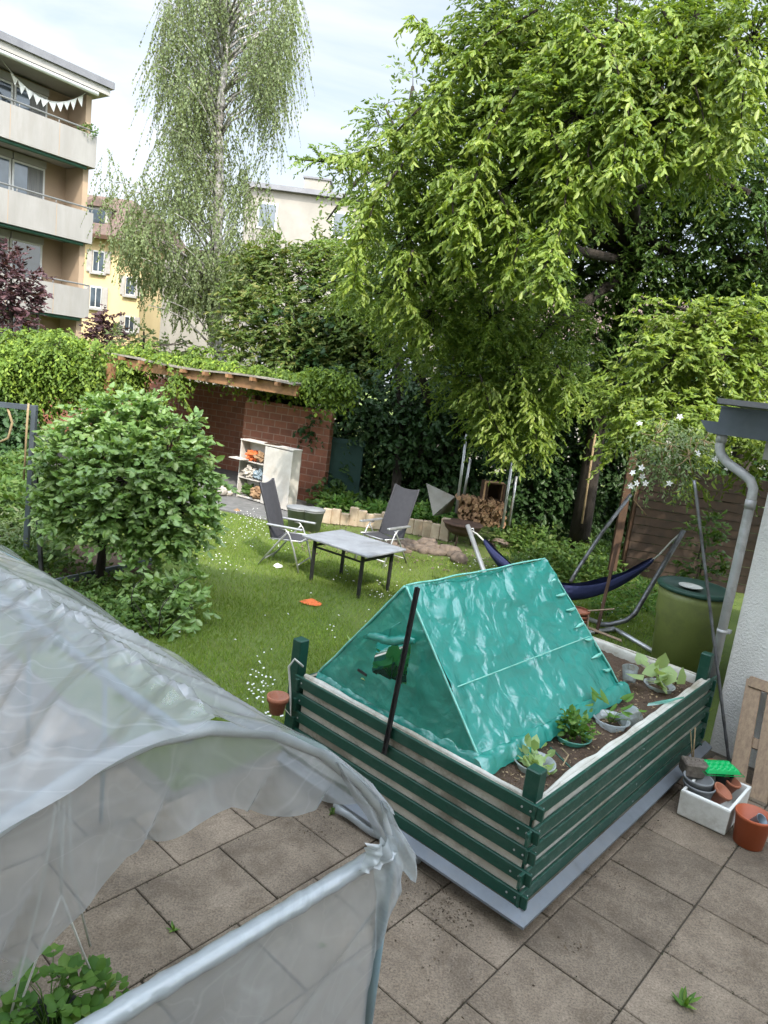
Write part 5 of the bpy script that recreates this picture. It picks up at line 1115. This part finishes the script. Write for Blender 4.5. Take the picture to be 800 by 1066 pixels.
# crown parts above the frame that shade the inside
prs = []; m_ = MB()
for c, R in ((V(4.6, 9.8, 10.2), 1.5), (V(6.6, 9.6, 10.2), 1.5), (V(8.6, 9.4, 10.0), 1.5), (V(3.0, 10.6, 10.9), 1.3), (V(5.6, 11.2, 11.6), 1.6), (V(7.8, 11.2, 11.4), 1.6)):
    P, u = shell(c, (R, R, R*.7), 170, .2); prs.append(sprays(P, nrm(u+rdir(170)*.5), .7, 12, .14, .06, .5, .6)); limb(m_, V(6, 12.4, 9.2), c, .05, .02)
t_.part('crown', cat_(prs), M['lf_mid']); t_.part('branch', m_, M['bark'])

# ---- near yellow-green branches above the barrel
lim3 = [(.10, V(5.75, 10.3, LAWN), V(5.6, 10.1, 2.0), V(5.2, 9.4, 3.2), (790, 350, 8.4), (720, 340, 8.2)), (.04, V(5.2, 9.4, 3.2), (770, 420, 8.2), (700, 420, 8.2), (650, 420, 8.4)), (.03, (790, 350, 8.4), (740, 330, 8.3), (690, 315, 8.3))]
cl3 = [(700, 375, 48, 8.2), (755, 370, 50, 8.1), (800, 375, 45, 8.1), (665, 405, 38, 8.4), (715, 425, 38, 8.1), (770, 430, 32, 7.9), (690, 335, 22, 8.3), (677, 312, 11, 8.3), (640, 425, 24, 8.6), (650, 452, 20, 8.4), (735, 335, 30, 8.2), (780, 330, 30, 8.2), (730, 460, 22, 8), (790, 480, 26, 8.2), (722, 500, 14, 7.8), (700, 440, 30, 7.6), (735, 440, 26, 7.5), (665, 440, 22, 7.8), (745, 480, 18, 7.6), (640, 475, 12, 8), (780, 460, 22, 7.8)]
FENCE_SHADE = [(V(6.3+.9*k, 9.0+.3*(k % 2), 4.1+.35*(k % 3)), .85) for k in range(4)]+[(V(6.2+.9*k, 9.3, 5.3), .8) for k in range(4)]  # unseen leaf clumps added off to the right to shade the fence
te_ = tree('young_elm', 'yellow green sunlit branches hanging low above the green barrel', 'tree', V(5.75, 10.3, LAWN), lim3, cl3, 'lf_yellow', 560, 12, .085, .036, .36, .42, .62, lo=.25)

prs = []; m_ = MB()
for c, R in FENCE_SHADE: P, u = shell(c, (R, R, R), 150, .1); prs.append(sprays(P, nrm(u+rdir(150)*.5), .45, 10, .12, .055, .5, .6)); limb(m_, V(5.4, 9.8, 3.0), c, .03, .01)
te_.part('crown', cat_(prs), M['lf_yellow']); te_.part('branch', m_, M['bark'])  # foliage out of view, added only for its shade
# ---- clematis with white flowers
cm = Thing('clematis', 'grey green climbing clematis with white star flowers hanging by the gutter', 'climbing plant', W(700, 560, y=7.0))
prs = []; m_ = MB()
for px, py, r, d in ((700, 462, 20, 7.1), (684, 452, 15, 7.2), (718, 475, 18, 6.9), (690, 482, 16, 7.1), (670, 482, 10, 7.2), (733, 458, 10, 7.0)):
    c = W(px, py, y=d); R = PXR(r, d); n = int(1200*R**2)+8; P, u = shell(c, (R, R, R), n, .1); prs.append(sprays(P, nrm(u+rdir(n)*.7), .22, 8, .05, .02, .7, .6))
    for k in range(8): limb(m_, c, c+rdir(1)[0]*R*1.1, .006, .003, -.1, 4, 4)
m_.tube([W(x, y, y=7) for x, y in ((664, 505), (660, 520), (668, 530), (673, 536))], .006, 4)
cm.part('vine', m_, M['straw']); cm.part('foliage', cat_(prs), M['lf_grey'])
fm = MB()
for x, y in ((659, 492), (663, 503), (669, 496), (672, 503), (668, 487), (657, 506), (697, 503), (727, 472), (745, 478), (757, 487), (666, 441), (708, 434)):
    c = W(x, y, y=6.85-.03*(x % 3)); n_ = nrm(V(-.1, -1, .35)+rng.normal(size=3)*.25); u_ = nrm(np.cross(n_, UP)); w_ = np.cross(n_, u_)
    fm = MB()
    for k in range(5):
        a_ = k*2*PI/5+x; d_ = u_*math.cos(a_)+w_*math.sin(a_); s_ = np.cross(n_, d_); fm.add([c, c+d_*.018+s_*.010+n_*.004, c+d_*.036, c+d_*.018-s_*.010+n_*.004], [(0, 1, 2, 3)])
    cm.part('flower', fm, M['white'])

# ---- birch
bt = Thing('birch_tree', 'tall birch with long hanging strands of small leaves', 'tree', V(-4.6, 20.3, LAWN))
m_ = MB(); tr_ = [V(-4.6, 20.3, LAWN), W(220, 300, y=20.2), W(228, 220, y=20), W(228, 130, y=20), W(236, 40, y=20), W(240, -60, y=20)]
m_.tube(tr_, [.2, .17, .14, .11, .08, .04], 9)
hl = [(142, 330, 175, 300), ]
rows_ = [(-90, 195, 290), (-40, 182, 300), (0, 176, 310), (40, 162, 314), (80, 158, 306), (120, 160, 296), (160, 158, 288), (200, 140, 288), (240, 124, 290), (280, 128, 288), (350, 150, 280)]
ry = [r[0] for r in rows_]; rl = [r[1] for r in rows_]; rr_ = [r[2] for r in rows_]
Os = []
while len(Os) < 3500:
    y = rng.uniform(-110, 318); x = rng.uniform(100, 325); lx = np.interp(y+20, ry, rl); rx = np.interp(y+20, ry, rr_)
    if not lx+4 < x < rx-4: continue
    d = 20+rng.normal()*1.0; p = W(x, y, y=d)
    if nz(p*[.9, .5, .55], 1.0) < .05 and rng.random() < .92: continue
    if 100 < y < 175 and x < 175 and rng.random() < .6: continue
    Os.append(p)
for (px, py, n_) in ((118, 175, 12), (122, 200, 26), (140, 230, 40), (130, 250, 40), (205, 270, 70), (215, 300, 90), (225, 330, 50), (190, 310, 60)):
    for k in range(n_): Os.append(W(px+rng.normal()*9, py+rng.normal()*12, y=20+rng.normal()*.5))
Os = np.array(Os); n = len(Os)
for q in Os[::26]:
    a_ = np.array([-5.0, 20, 0]); t_ = np.interp(q[2]-1.0, [p[2] for p in tr_], range(len(tr_))); i_ = min(int(t_), len(tr_)-2); p0 = tr_[i_]*(1-(t_-i_))+tr_[i_+1]*(t_-i_)
    limb(m_, p0, q, .035, .008, .12, 4, 5)
bt.part('trunk', m_, M['birchbark'])
D = nrm(rdir(n)*[.5, .5, .25]+[0, 0, -.4]); Ls = rng.uniform(.3, 1.05, n)*np.clip((Os[:, 2]-3.0)/4, .35, 1)
m2 = []
prs = [sprays(Os, D, Ls, 20, .078, .052, .9, .9, .8, True)]
# thin hanging twigs as slim strips
t4 = np.linspace(0, 1, 5)[None, :, None]; tw = Os[:, None]+D[:, None]*Ls[:, None, None]*t4+np.array([0, 0, -1.])*Ls[:, None, None]*.9*t4**2
vv = np.stack([tw, tw+np.array([.005, 0, 0])], 2).reshape(-1, 3); bi = (np.arange(n)[:, None]*10+np.arange(4)[None]*2).reshape(-1, 1)
bt.part('twigs', (vv, bi+np.array([[0, 1, 3, 2]])), M['bark']); bt.part('crown', cat_(prs), M['lf_birch'])

# ---- sparse silvery tree top in the gap
tree('sparse_tree', 'thin grey green tree top showing sky through its leaves', 'tree', V(.9, 18, LAWN), [(.12, V(.9, 18, LAWN), V(1.0, 18, 4), (420, 150, 17.5), (430, 90, 17.5)), (.05, (420, 150, 17.5), (400, 110, 17.5)), (.05, (420, 150, 17.5), (455, 80, 17.5)), (.06, (420, 150, 17.5), (370, 190, 17.5), (340, 230, 17.5))],
     [(430, 75, 22, 17.5), (410, 105, 22, 17.5), (455, 65, 20, 17.5), (470, 95, 22, 17.5), (440, 120, 25, 17.5), (485, 60, 14, 17.5), (345, 225, 16, 17.5), (375, 210, 16, 17.5), (350, 200, 10, 17.5), (360, 250, 20, 17.5)], 'lf_grey', 34, 7, .13, .07, .5, .1, .2, lo=.1)

# ---- shrubs and trees behind the shelter
tree('dense_tree', 'dense mid green tree rising behind the right end of the brick shelter', 'tree', V(-2.2, 18.3, LAWN), [(.15, V(-2.2, 18.3, LAWN), V(-2.2, 18.2, 2), (300, 330, 18), (300, 280, 18))],
     [(265, 290, 30, 17.8), (310, 285, 36, 17.6), (350, 300, 32, 17.4), (255, 330, 28, 17.6), (300, 335, 42, 17.2), (350, 345, 40, 17), (265, 365, 30, 17.2), (320, 375, 38, 17), (385, 330, 28, 17), (375, 370, 34, 16.8), (290, 262, 18, 17.8), (345, 270, 22, 17.5), (395, 290, 20, 17), (240, 355, 18, 18), (330, 260, 20, 17.8), (275, 270, 18, 18), (400, 250, 20, 17), (245, 310, 16, 18)],
     'lf_rise', 300, 9, .13, .06, .40, .3, .45, lo=.2)
tree('feathery_tree', 'lighter feathery green tree between the dense tree and the huge bright one', 'tree', V(.4, 15.9, LAWN), [(.14, V(.4, 15.9, LAWN), (450, 430, 15.6), (430, 360, 15), (400, 280, 14.5)), (.05, (430, 360, 15), (470, 330, 14.5))],
     [(385, 265, 34, 14.6), (410, 320, 34, 14.6), (365, 300, 28, 14.8), (425, 370, 28, 14.4), (385, 225, 24, 14.8), (440, 300, 30, 14), (350, 255, 18, 15)], 'lf_big', 300, 11, .10, .045, .45, .4, .6, lo=.2)
# dark ivy hedge wall
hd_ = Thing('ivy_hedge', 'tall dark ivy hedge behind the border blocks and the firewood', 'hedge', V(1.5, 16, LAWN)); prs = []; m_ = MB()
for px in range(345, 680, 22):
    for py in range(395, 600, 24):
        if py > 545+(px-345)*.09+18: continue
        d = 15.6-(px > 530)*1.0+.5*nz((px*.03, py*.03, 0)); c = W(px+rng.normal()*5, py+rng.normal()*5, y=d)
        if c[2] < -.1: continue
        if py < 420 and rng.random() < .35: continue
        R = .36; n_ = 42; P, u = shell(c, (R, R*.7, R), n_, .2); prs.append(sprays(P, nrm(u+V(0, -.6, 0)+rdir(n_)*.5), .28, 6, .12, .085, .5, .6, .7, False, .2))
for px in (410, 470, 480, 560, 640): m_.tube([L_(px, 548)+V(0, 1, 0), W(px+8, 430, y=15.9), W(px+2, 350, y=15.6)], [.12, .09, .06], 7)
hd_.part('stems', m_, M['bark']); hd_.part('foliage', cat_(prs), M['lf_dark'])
# ivy backdrop mass behind: closes the view at ground level
prs = []
for k in range(260):
    x = rng.uniform(-3, 9.5); c = V(x, 17.2+rng.normal()*.3, rng.uniform(-.1, 4.2)); P, u = shell(c, (.5, .35, .5), 26, .2); prs.append(sprays(P, nrm(u+rdir(26)*.5), .35, 5, .17, .12, .4, .5))
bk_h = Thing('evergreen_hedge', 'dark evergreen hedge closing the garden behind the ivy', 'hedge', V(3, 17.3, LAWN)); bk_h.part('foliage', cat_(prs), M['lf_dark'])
m_ = MB()
for k in range(9): m_.tube([V(-2.5+1.4*k, 17.3, LAWN), V(-2.4+1.4*k, 17.3, 3.8)], [.08, .04], 6)
bk_h.part('stems', m_, M['bark'])

def cover(name, label, cat, pts, R, n_, L, wr, lm, ln=.22, K=6, hang=.3, droop=.3, up=.5, group=None, kind=None):
    prs = []; cs = []
    for (px, py, z, yd) in pts:
        c = L_(px, py, z) if yd is None else W(px, py, y=yd); cs.append(c); P, u = shell(c, (R, R, R*.8), n_, .1); prs.append(sprays(P, nrm(u*[1, 1, .6]+V(0, 0, up)+rdir(n_)*.5), ln, K, L, L*wr, droop, hang))
    cs = np.array(cs); b_ = V(cs[:, 0].mean(), cs[:, 1].mean(), cs[:, 2].min()-.1)
    t = Thing(name, label, cat, b_, group); t.part('foliage', cat_(prs), M[lm]); m = MB()
    for c in cs[::2]:
        m.tube([V(c[0], c[1], max(LAWN, c[2]-.4)), c], [.012, .006], 5)
        if len(cs) < 26: t.part('stem', m, M['bark']); m = MB()
    if m.v: t.part('stem', m, M['bark'])
    return t
cover('border_shrub', 'bright leafy perennials just behind the pale border blocks', 'shrub', [(x, 531+(x-340)*.09+rng.normal()*2, .16, None) for x in range(345, 470, 8)], .2, 26, .12, .6, 'lf_herb')
cover('border_shrub', 'dark green leafy plants at the right end of the brick wall', 'shrub', [(x, y, .2, None) for x, y in ((345, 530), (352, 520), (340, 520), (362, 528))], .26, 24, .12, .6, 'lf_mid')
cover('ground_ivy', 'low ivy covering the ground between firewood and leaning beam', 'ground cover', [(rng.uniform(525, 650), rng.uniform(560, 600), .08, None) for k in range(46)], .26, 26, .085, .7, 'lf_mid')
cover('ground_ivy', 'sprawling green plants on the ground beyond the hammock and fence foot', 'ground cover', [(rng.uniform(600, 720), rng.uniform(603, 640), .04, None) for k in range(22)], .18, 18, .07, .5, 'lf_herb')
cover('fence_vine', 'thin vine climbing the brown fence beside the leaning pole', 'climbing plant', [(735, 570, 0, 9.5), (738, 540, 0, 9.6), (728, 590, 0, 9.4), (742, 600, 0, 9.3), (733, 555, 0, 9.5)], .14, 12, .09, .6, 'lf_mid')

# ---- vines on the shelter roof
def vine(name, label, pts, R, n_, L, lm):
    prs = []; m = MB(); cs = []
    for q_ in pts:
        c = q_ if isinstance(q_, np.ndarray) else W(q_[0], q_[1], y=q_[2]); cs.append(c); P, u = shell(c, (R*1.2, R, R*.75), n_, .2); prs.append(sprays(P, nrm(u*[1, 1, .7]+V(0, -.3, .1)+rdir(n_)*.5), .3, 6, L, L*.62, .8, .8))
    cs = np.array(cs); t = Thing(name, label, 'climbing plant', V(cs[:, 0].mean(), cs[:, 1].mean(), cs[:, 2].min()))
    for a_, b_ in zip(cs[:-1:2], cs[1::2]):
        if np.linalg.norm(a_-b_) < 2.5: limb(m, a_, b_, .012, .008, .05, 4, 5)
    t.part('stems', m, M['bark']); t.part('foliage', cat_(prs), M[lm]); return t
pts = [(x, 372+(x-100)*.165-9+rng.normal()*1.5, 17.5-(x-100)*.0125) for x in range(112, 340, 7)]
pts_r = []
for k in range(60):
    u = k/59; pts_r.append(rf0*(1-u)+rf1*u+back*rng.uniform(.10, .6)+UP*.10-SHD*.4*(u < .05))
vine('roof_vine', 'fresh green vine creeping along the top of the shelter roof', pts_r, .11, 24, .09, 'lf_vine')
pts = [(x, y, 14.1) for x, y in ((340, 402), (350, 410), (336, 390), (352, 398), (360, 400), (344, 392), (355, 390), (328, 388))]
vine('corner_vine', 'vine tumbling over the right corner of the shelter onto the brick wall', pts, .14, 30, .10, 'lf_vine')
pts = [(182, 388, 15.3), (183, 396, 15.3), (186, 405, 15.3), (181, 413, 15.2), (168, 372, 15.6)]
vine('hanging_vine', 'single vine strand dangling from the shelter roof edge', pts, .09, 12, .11, 'lf_vine')
pts = [(rng.uniform(-20, 100), rng.uniform(352, 392), 16.2+rng.normal()*.4) for k in range(44)]+[(rng.uniform(-20, 60), rng.uniform(385, 425), 15.9) for k in range(26)]+[(rng.uniform(62, 100), rng.uniform(385, 410), 16.1) for k in range(10)]+[(rng.uniform(112, 150), rng.uniform(378, 402), 16.35) for k in range(11)]
vine('wall_vine', 'thick sunny vine covering the left wall top beside the shelter roof', pts, .3, 44, .10, 'lf_vine')
pts = [(rng.uniform(-15, 22), rng.uniform(430, 520), 15.0+rng.normal()*.2) for k in range(34)]
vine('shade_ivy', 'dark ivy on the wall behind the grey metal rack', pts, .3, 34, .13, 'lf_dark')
pts = [(rng.uniform(-20, 240), 0, 0) for k in range(26)]; pts = [(p[0], 346+max(0, p[0]-20)*.12+rng.normal()*4, 16.6) for p in pts]
vine('vine_shoots', 'loose young shoots sticking up above the vine on the wall top', pts, .09, 7, .09, 'lf_vine')
# balls of foliage beyond the wall
tree('back_shrub', 'pale green shrub rising behind the vine near the yellow house', 'shrub', V(-9.5, 22, LAWN), [(.08, V(-9.5, 22, LAWN), (150, 370, 21.5), (150, 345, 21.5))], [(125, 358, 18, 21.5), (150, 352, 20, 21.5), (175, 362, 18, 21), (195, 370, 14, 21), (140, 372, 22, 21), (170, 378, 18, 20.5)], 'lf_birch', 80, 8, .15, .08, .45, .2, .3, lo=.2)
for i, (px, py, r, d, lab) in enumerate(((12, 290, 30, 19, 'purple leaved tree cut by the left edge below the balconies'), (112, 338, 17, 23, 'small purple leaved tree in front of the yellow house'))):
    tree('purple_tree', lab, 'tree', V(*(W(px, 400, y=d)[:2]), LAWN), [(.07, V(*(W(px, 400, y=d)[:2]), LAWN), (px, py+20, d), (px, py, d))], [(px, py, r, d), (px-r*.5, py+r*.7, r*.9, d), (px+r*.55, py+r*.4, r*.7, d), (px-8, py-r*.5, r*.6, d), (px+r*.2, py+r*1.2, r*.8, d)], 'lf_purple', 170, 9, .13, .075, .4, .2, .3, lo=.2, group='purple leaved trees')

# ---- the leafy bush in front (large leaves)
bb = L_(103, 612); bu_l = [(.07, bb, bb+V(.02, 0, .5), bb+V(.1, .05, 1.0)), (.035, bb+V(.02, 0, .5), bb+V(-.5, -.1, 1.2)), (.035, bb+V(.05, 0, .6), bb+V(.7, .1, 1.2)), (.03, bb+V(.1, .05, 1.0), bb+V(.25, 0, 1.8))]
cb_ = [(130, 452, 46, 8.2), (85, 480, 42, 8.1), (175, 475, 42, 8.0), (130, 500, 52, 7.8), (75, 525, 36, 7.9), (185, 525, 40, 7.8), (125, 538, 38, 7.7), (168, 556, 32, 7.7), (205, 500, 24, 7.9), (60, 500, 22, 8.1), (52, 535, 16, 8), (205, 545, 20, 7.9), (45, 480, 12, 8.2), (212, 462, 6, 7.9), (200, 440, 5, 7.9), (218, 500, 12, 7.9), (160, 420, 8, 8.2), (80, 440, 14, 8.2), (150, 430, 22, 8.2), (105, 435, 26, 8.2), (208, 465, 9, 7.9), (190, 445, 10, 8.0), (60, 470, 10, 8.2)]
tree('leafy_bush', 'round leafy bush with broad green leaves on a short trunk', 'bush', bb, bu_l, cb_, 'lf_bush', 1000, 8, .085, .062, .24, .25, .45, lo=.45, curl=.3)
cb_ = [(160, 635, 26, 7.3), (185, 615, 24, 7.4), (200, 635, 18, 7.2), (140, 655, 22, 7.0), (170, 655, 22, 7.0), (150, 600, 20, 7.5), (205, 600, 12, 7.5)]
bb = L_(165, 665); tree('low_shrub', 'low spreading green shrub at the lawn edge below the round bush', 'shrub', bb, [(.008, bb, bb+V(0, 0, .3), bb+V(.1, 0, .5)), (.006, bb, bb+V(-.3, 0, .4)), (.006, bb, bb+V(.3, 0, .4))], cb_, 'lf_bush', 620, 7, .095, .06, .2, .2, .35, lo=.2)
cover('ground_ivy', 'dark low ground cover under the round bush', 'ground cover', [(rng.uniform(20, 165), rng.uniform(598, 665), .06, None) for k in range(60)], .17, 26, .055, .7, 'lf_mid', .14)
cover('tall_weeds', 'dry tangled weeds and seedlings growing behind the grey metal rack', 'weeds', [(rng.uniform(-25, 60), rng.uniform(505, 580), .2, None) for k in range(60)], .22, 10, .08, .35, 'lf_grey', .3)
cover('tall_weeds', 'green weeds at the foot of the grey metal rack', 'weeds', [(rng.uniform(-10, 60), rng.uniform(575, 600), .1, None) for k in range(26)], .2, 16, .09, .5, 'lf_mid', .2)

cover('leafy_undergrowth', 'dark leafy undergrowth before the brick wall at the left edge', 'shrub', [(rng.uniform(-25, 34), rng.uniform(486, 545), .25, None) for k in range(46)], .34, 22, .11, .6, 'lf_mid', .3)
# ================================================================== GRASS AND DAISIES
def on_patio(P): 
    a_ = P@A; b_ = P@B; return (a_ < 6.3) & (b_ < 3.46)
n = 230000
yy = 3.6+(rng.random(n)**1.25)*11.0; P = np.stack([rng.uniform(-.62, .52, n)*yy+.0, yy, np.full(n, LAWN)], 1)
P = P[~on_patio(P)]
den = np.array([noise.noise(Vector((p[0]*.8, p[1]*.8, 0))) for p in P[::1]]) if len(P) < 400000 else 0
P = P[(rng.random(len(P)) < np.clip(.75+den*.9, .2, 1))]
P = P[~((P[:, 1] > 11.6) & (P[:, 0] > -.8) & (P[:, 0] < 2))]; P = P[P[:, 1] < 13.0-.0*P[:, 0]]
n = len(P); D = nrm(rng.normal(size=(n, 3))*[.5, .5, .05]+[0, 0, 1]); LL = rng.uniform(.035, .085, n)
S = nrm(np.cross(D, rdir(n))); v = np.stack([P-S*.004, P+S*.004, P+D*LL[:, None]+rdir(n)*[.012, .012, 0]], 1).reshape(-1, 3)
gr = meshobj('grass', (v, np.arange(n*3).reshape(-1, 3)), M['grass']); gr['kind'] = 'stuff'
P = []
for cx, cy, sx, sy, m__ in ((245, 552, 22, 8, 130), (262, 540, 18, 6, 80), (232, 585, 18, 5, 34), (290, 560, 14, 8, 40), (272, 722, 8, 22, 46), (268, 700, 5, 10, 14), (400, 617, 12, 6, 30), (360, 600, 12, 5, 14), (495, 585, 14, 5, 40), (510, 600, 14, 6, 34),
                            (300, 700, 90, 60, 10), (430, 590, 40, 14, 16), (215, 570, 12, 10, 22), (640, 640, 20, 14, 22), (345, 655, 8, 8, 8), (455, 610, 18, 3, 12), (250, 640, 40, 30, 8)):
    for k in range(int(m__*.8)): P.append(L_(cx+rng.normal()*sx, min(cy+rng.normal()*sy, 745), .05+.04*rng.random()))
P = np.array(P); P = P[~on_patio(P)]; n = len(P); fs = []
for k in range(3):
    an = k*PI/3+rng.random(n)*.3; D = np.stack([np.cos(an), np.sin(an)+.0, rng.normal(size=n)*.25], 1); r_ = rng.uniform(.008, .014, n)
    fs.append(diamonds(P-nrm(D)*r_[:, None], D, np.cross(D, nrm(rng.normal(size=(n, 3))*.35+[0, -.5, 1])), 2*r_, r_*1.3))
da = meshobj('daisies', cat_(fs), M['white']); da['kind'] = 'stuff'
# leaf litter by the stones and on bare soil
n = 1500; P = np.array([L_(rng.uniform(330, 700), 0, 0) if 0 else V(rng.uniform(-1.5, 5.5), rng.uniform(10.8, 14.6), LAWN+.012+.02*rng.random()) for k in range(n)])
struct('leaf_litter', diamonds(P, rdir(n)*[1, 1, .3], rdir(n), rng.uniform(.03, .07, n), rng.uniform(.02, .04, n)), M['stone'], 'stuff')

# ================================================================== CAMERA, LIGHT, SKY
cam = bpy.data.cameras.new('camera'); co_ = bpy.data.objects.new('camera', cam); COL.objects.link(co_)
cam.sensor_fit = 'VERTICAL'; cam.sensor_height = 24; cam.lens = F_PX/1066*24; cam.clip_start = .02; cam.clip_end = 2000
from mathutils import Matrix
mm = Matrix(((_R[0], _U[0], -_F[0], 0), (_R[1], _U[1], -_F[1], 0), (_R[2], _U[2], -_F[2], CAMZ), (0, 0, 0, 1)))
co_.matrix_world = mm; sc.camera = co_
SUN_EL = 46.; SX, SY = .32, -.95                                    # towards the sun: behind the viewer, a little to the right
az = math.atan2(SX, SY)
sd = V(math.sin(az)*math.cos(math.radians(SUN_EL)), math.cos(az)*math.cos(math.radians(SUN_EL)), math.sin(math.radians(SUN_EL)))
sl = bpy.data.lights.new('sun', 'SUN'); sl.energy = 3.6; sl.angle = math.radians(.6); sl.color = (1, .94, .84)
so = bpy.data.objects.new('sun', sl); COL.objects.link(so); so.rotation_euler = Vector(-sd).to_track_quat('-Z', 'Y').to_euler(); so.location = (0, -20, 40)
w = bpy.data.worlds.new('World'); sc.world = w; w.use_nodes = True; nt = w.node_tree; bg = nt.nodes['Background']
sky = N(nt, 'ShaderNodeTexSky', sky_type='NISHITA'); sky.sun_disc = False; sky.sun_elevation = math.radians(SUN_EL); sky.sun_rotation = az
sky.air_density = 1.2; sky.dust_density = 2.5
tc = N(nt, 'ShaderNodeTexCoord'); mp = N(nt, 'ShaderNodeMapping'); mp.inputs['Scale'].default_value = (1, 1, 3.2); mp.inputs['Location'].default_value = (.3, .1, .0); nt.links.new(tc.outputs['Generated'], mp.inputs[0])
cn = noisetex(nt, 1.6, 7, .55, mp.outputs[0], .5)
cf = ramp(nt, cn, [(.38, (.12,)*3), (.56, (1,)*3)])
sat = N(nt, 'ShaderNodeHueSaturation'); sat.inputs['Saturation'].default_value = .8; sat.inputs['Value'].default_value = 1.3; nt.links.new(sky.outputs[0], sat.inputs['Color'])
cl = mixc(nt, cf, (3.3, 4.35, 5.4), (6.3, 6.5, 6.7)); cl = mixc(nt, .3, cl, sat.outputs[0])
vd = N(nt, 'ShaderNodeVectorMath', operation='DOT_PRODUCT'); nt.links.new(tc.outputs['Generated'], vd.inputs[0]); vd.inputs[1].default_value = tuple(sd)
mg = N(nt, 'ShaderNodeMapRange', interpolation_type='SMOOTHSTEP'); mg.inputs[1].default_value = -.15; mg.inputs[2].default_value = .95; mg.inputs[3].default_value = .95; mg.inputs[4].default_value = 4.8; nt.links.new(vd.outputs['Value'], mg.inputs[0])
gl = N(nt, 'ShaderNodeVectorMath', operation='SCALE'); nt.links.new(cl, gl.inputs[0]); nt.links.new(mg.outputs[0], gl.inputs['Scale']); nt.links.new(gl.outputs[0], bg.inputs[0]); bg.inputs[1].default_value = .13
vs = sc.view_settings; vs.view_transform = 'Standard'; vs.look = 'None'; vs.exposure = .6; vs.gamma = 1; vs.use_curve_mapping = False
sc.render.film_transparent = False; sc.cycles.max_bounces = 8; sc.cycles.transparent_max_bounces = 24; sc.cycles.diffuse_bounces = 3; sc.cycles.glossy_bounces = 2; sc.cycles.transmission_bounces = 4
sc.cycles.caustics_reflective = False; sc.cycles.caustics_refractive = False; sc.cycles.use_denoising = True; sc.cycles.use_adaptive_sampling = True; sc.cycles.adaptive_threshold = .02
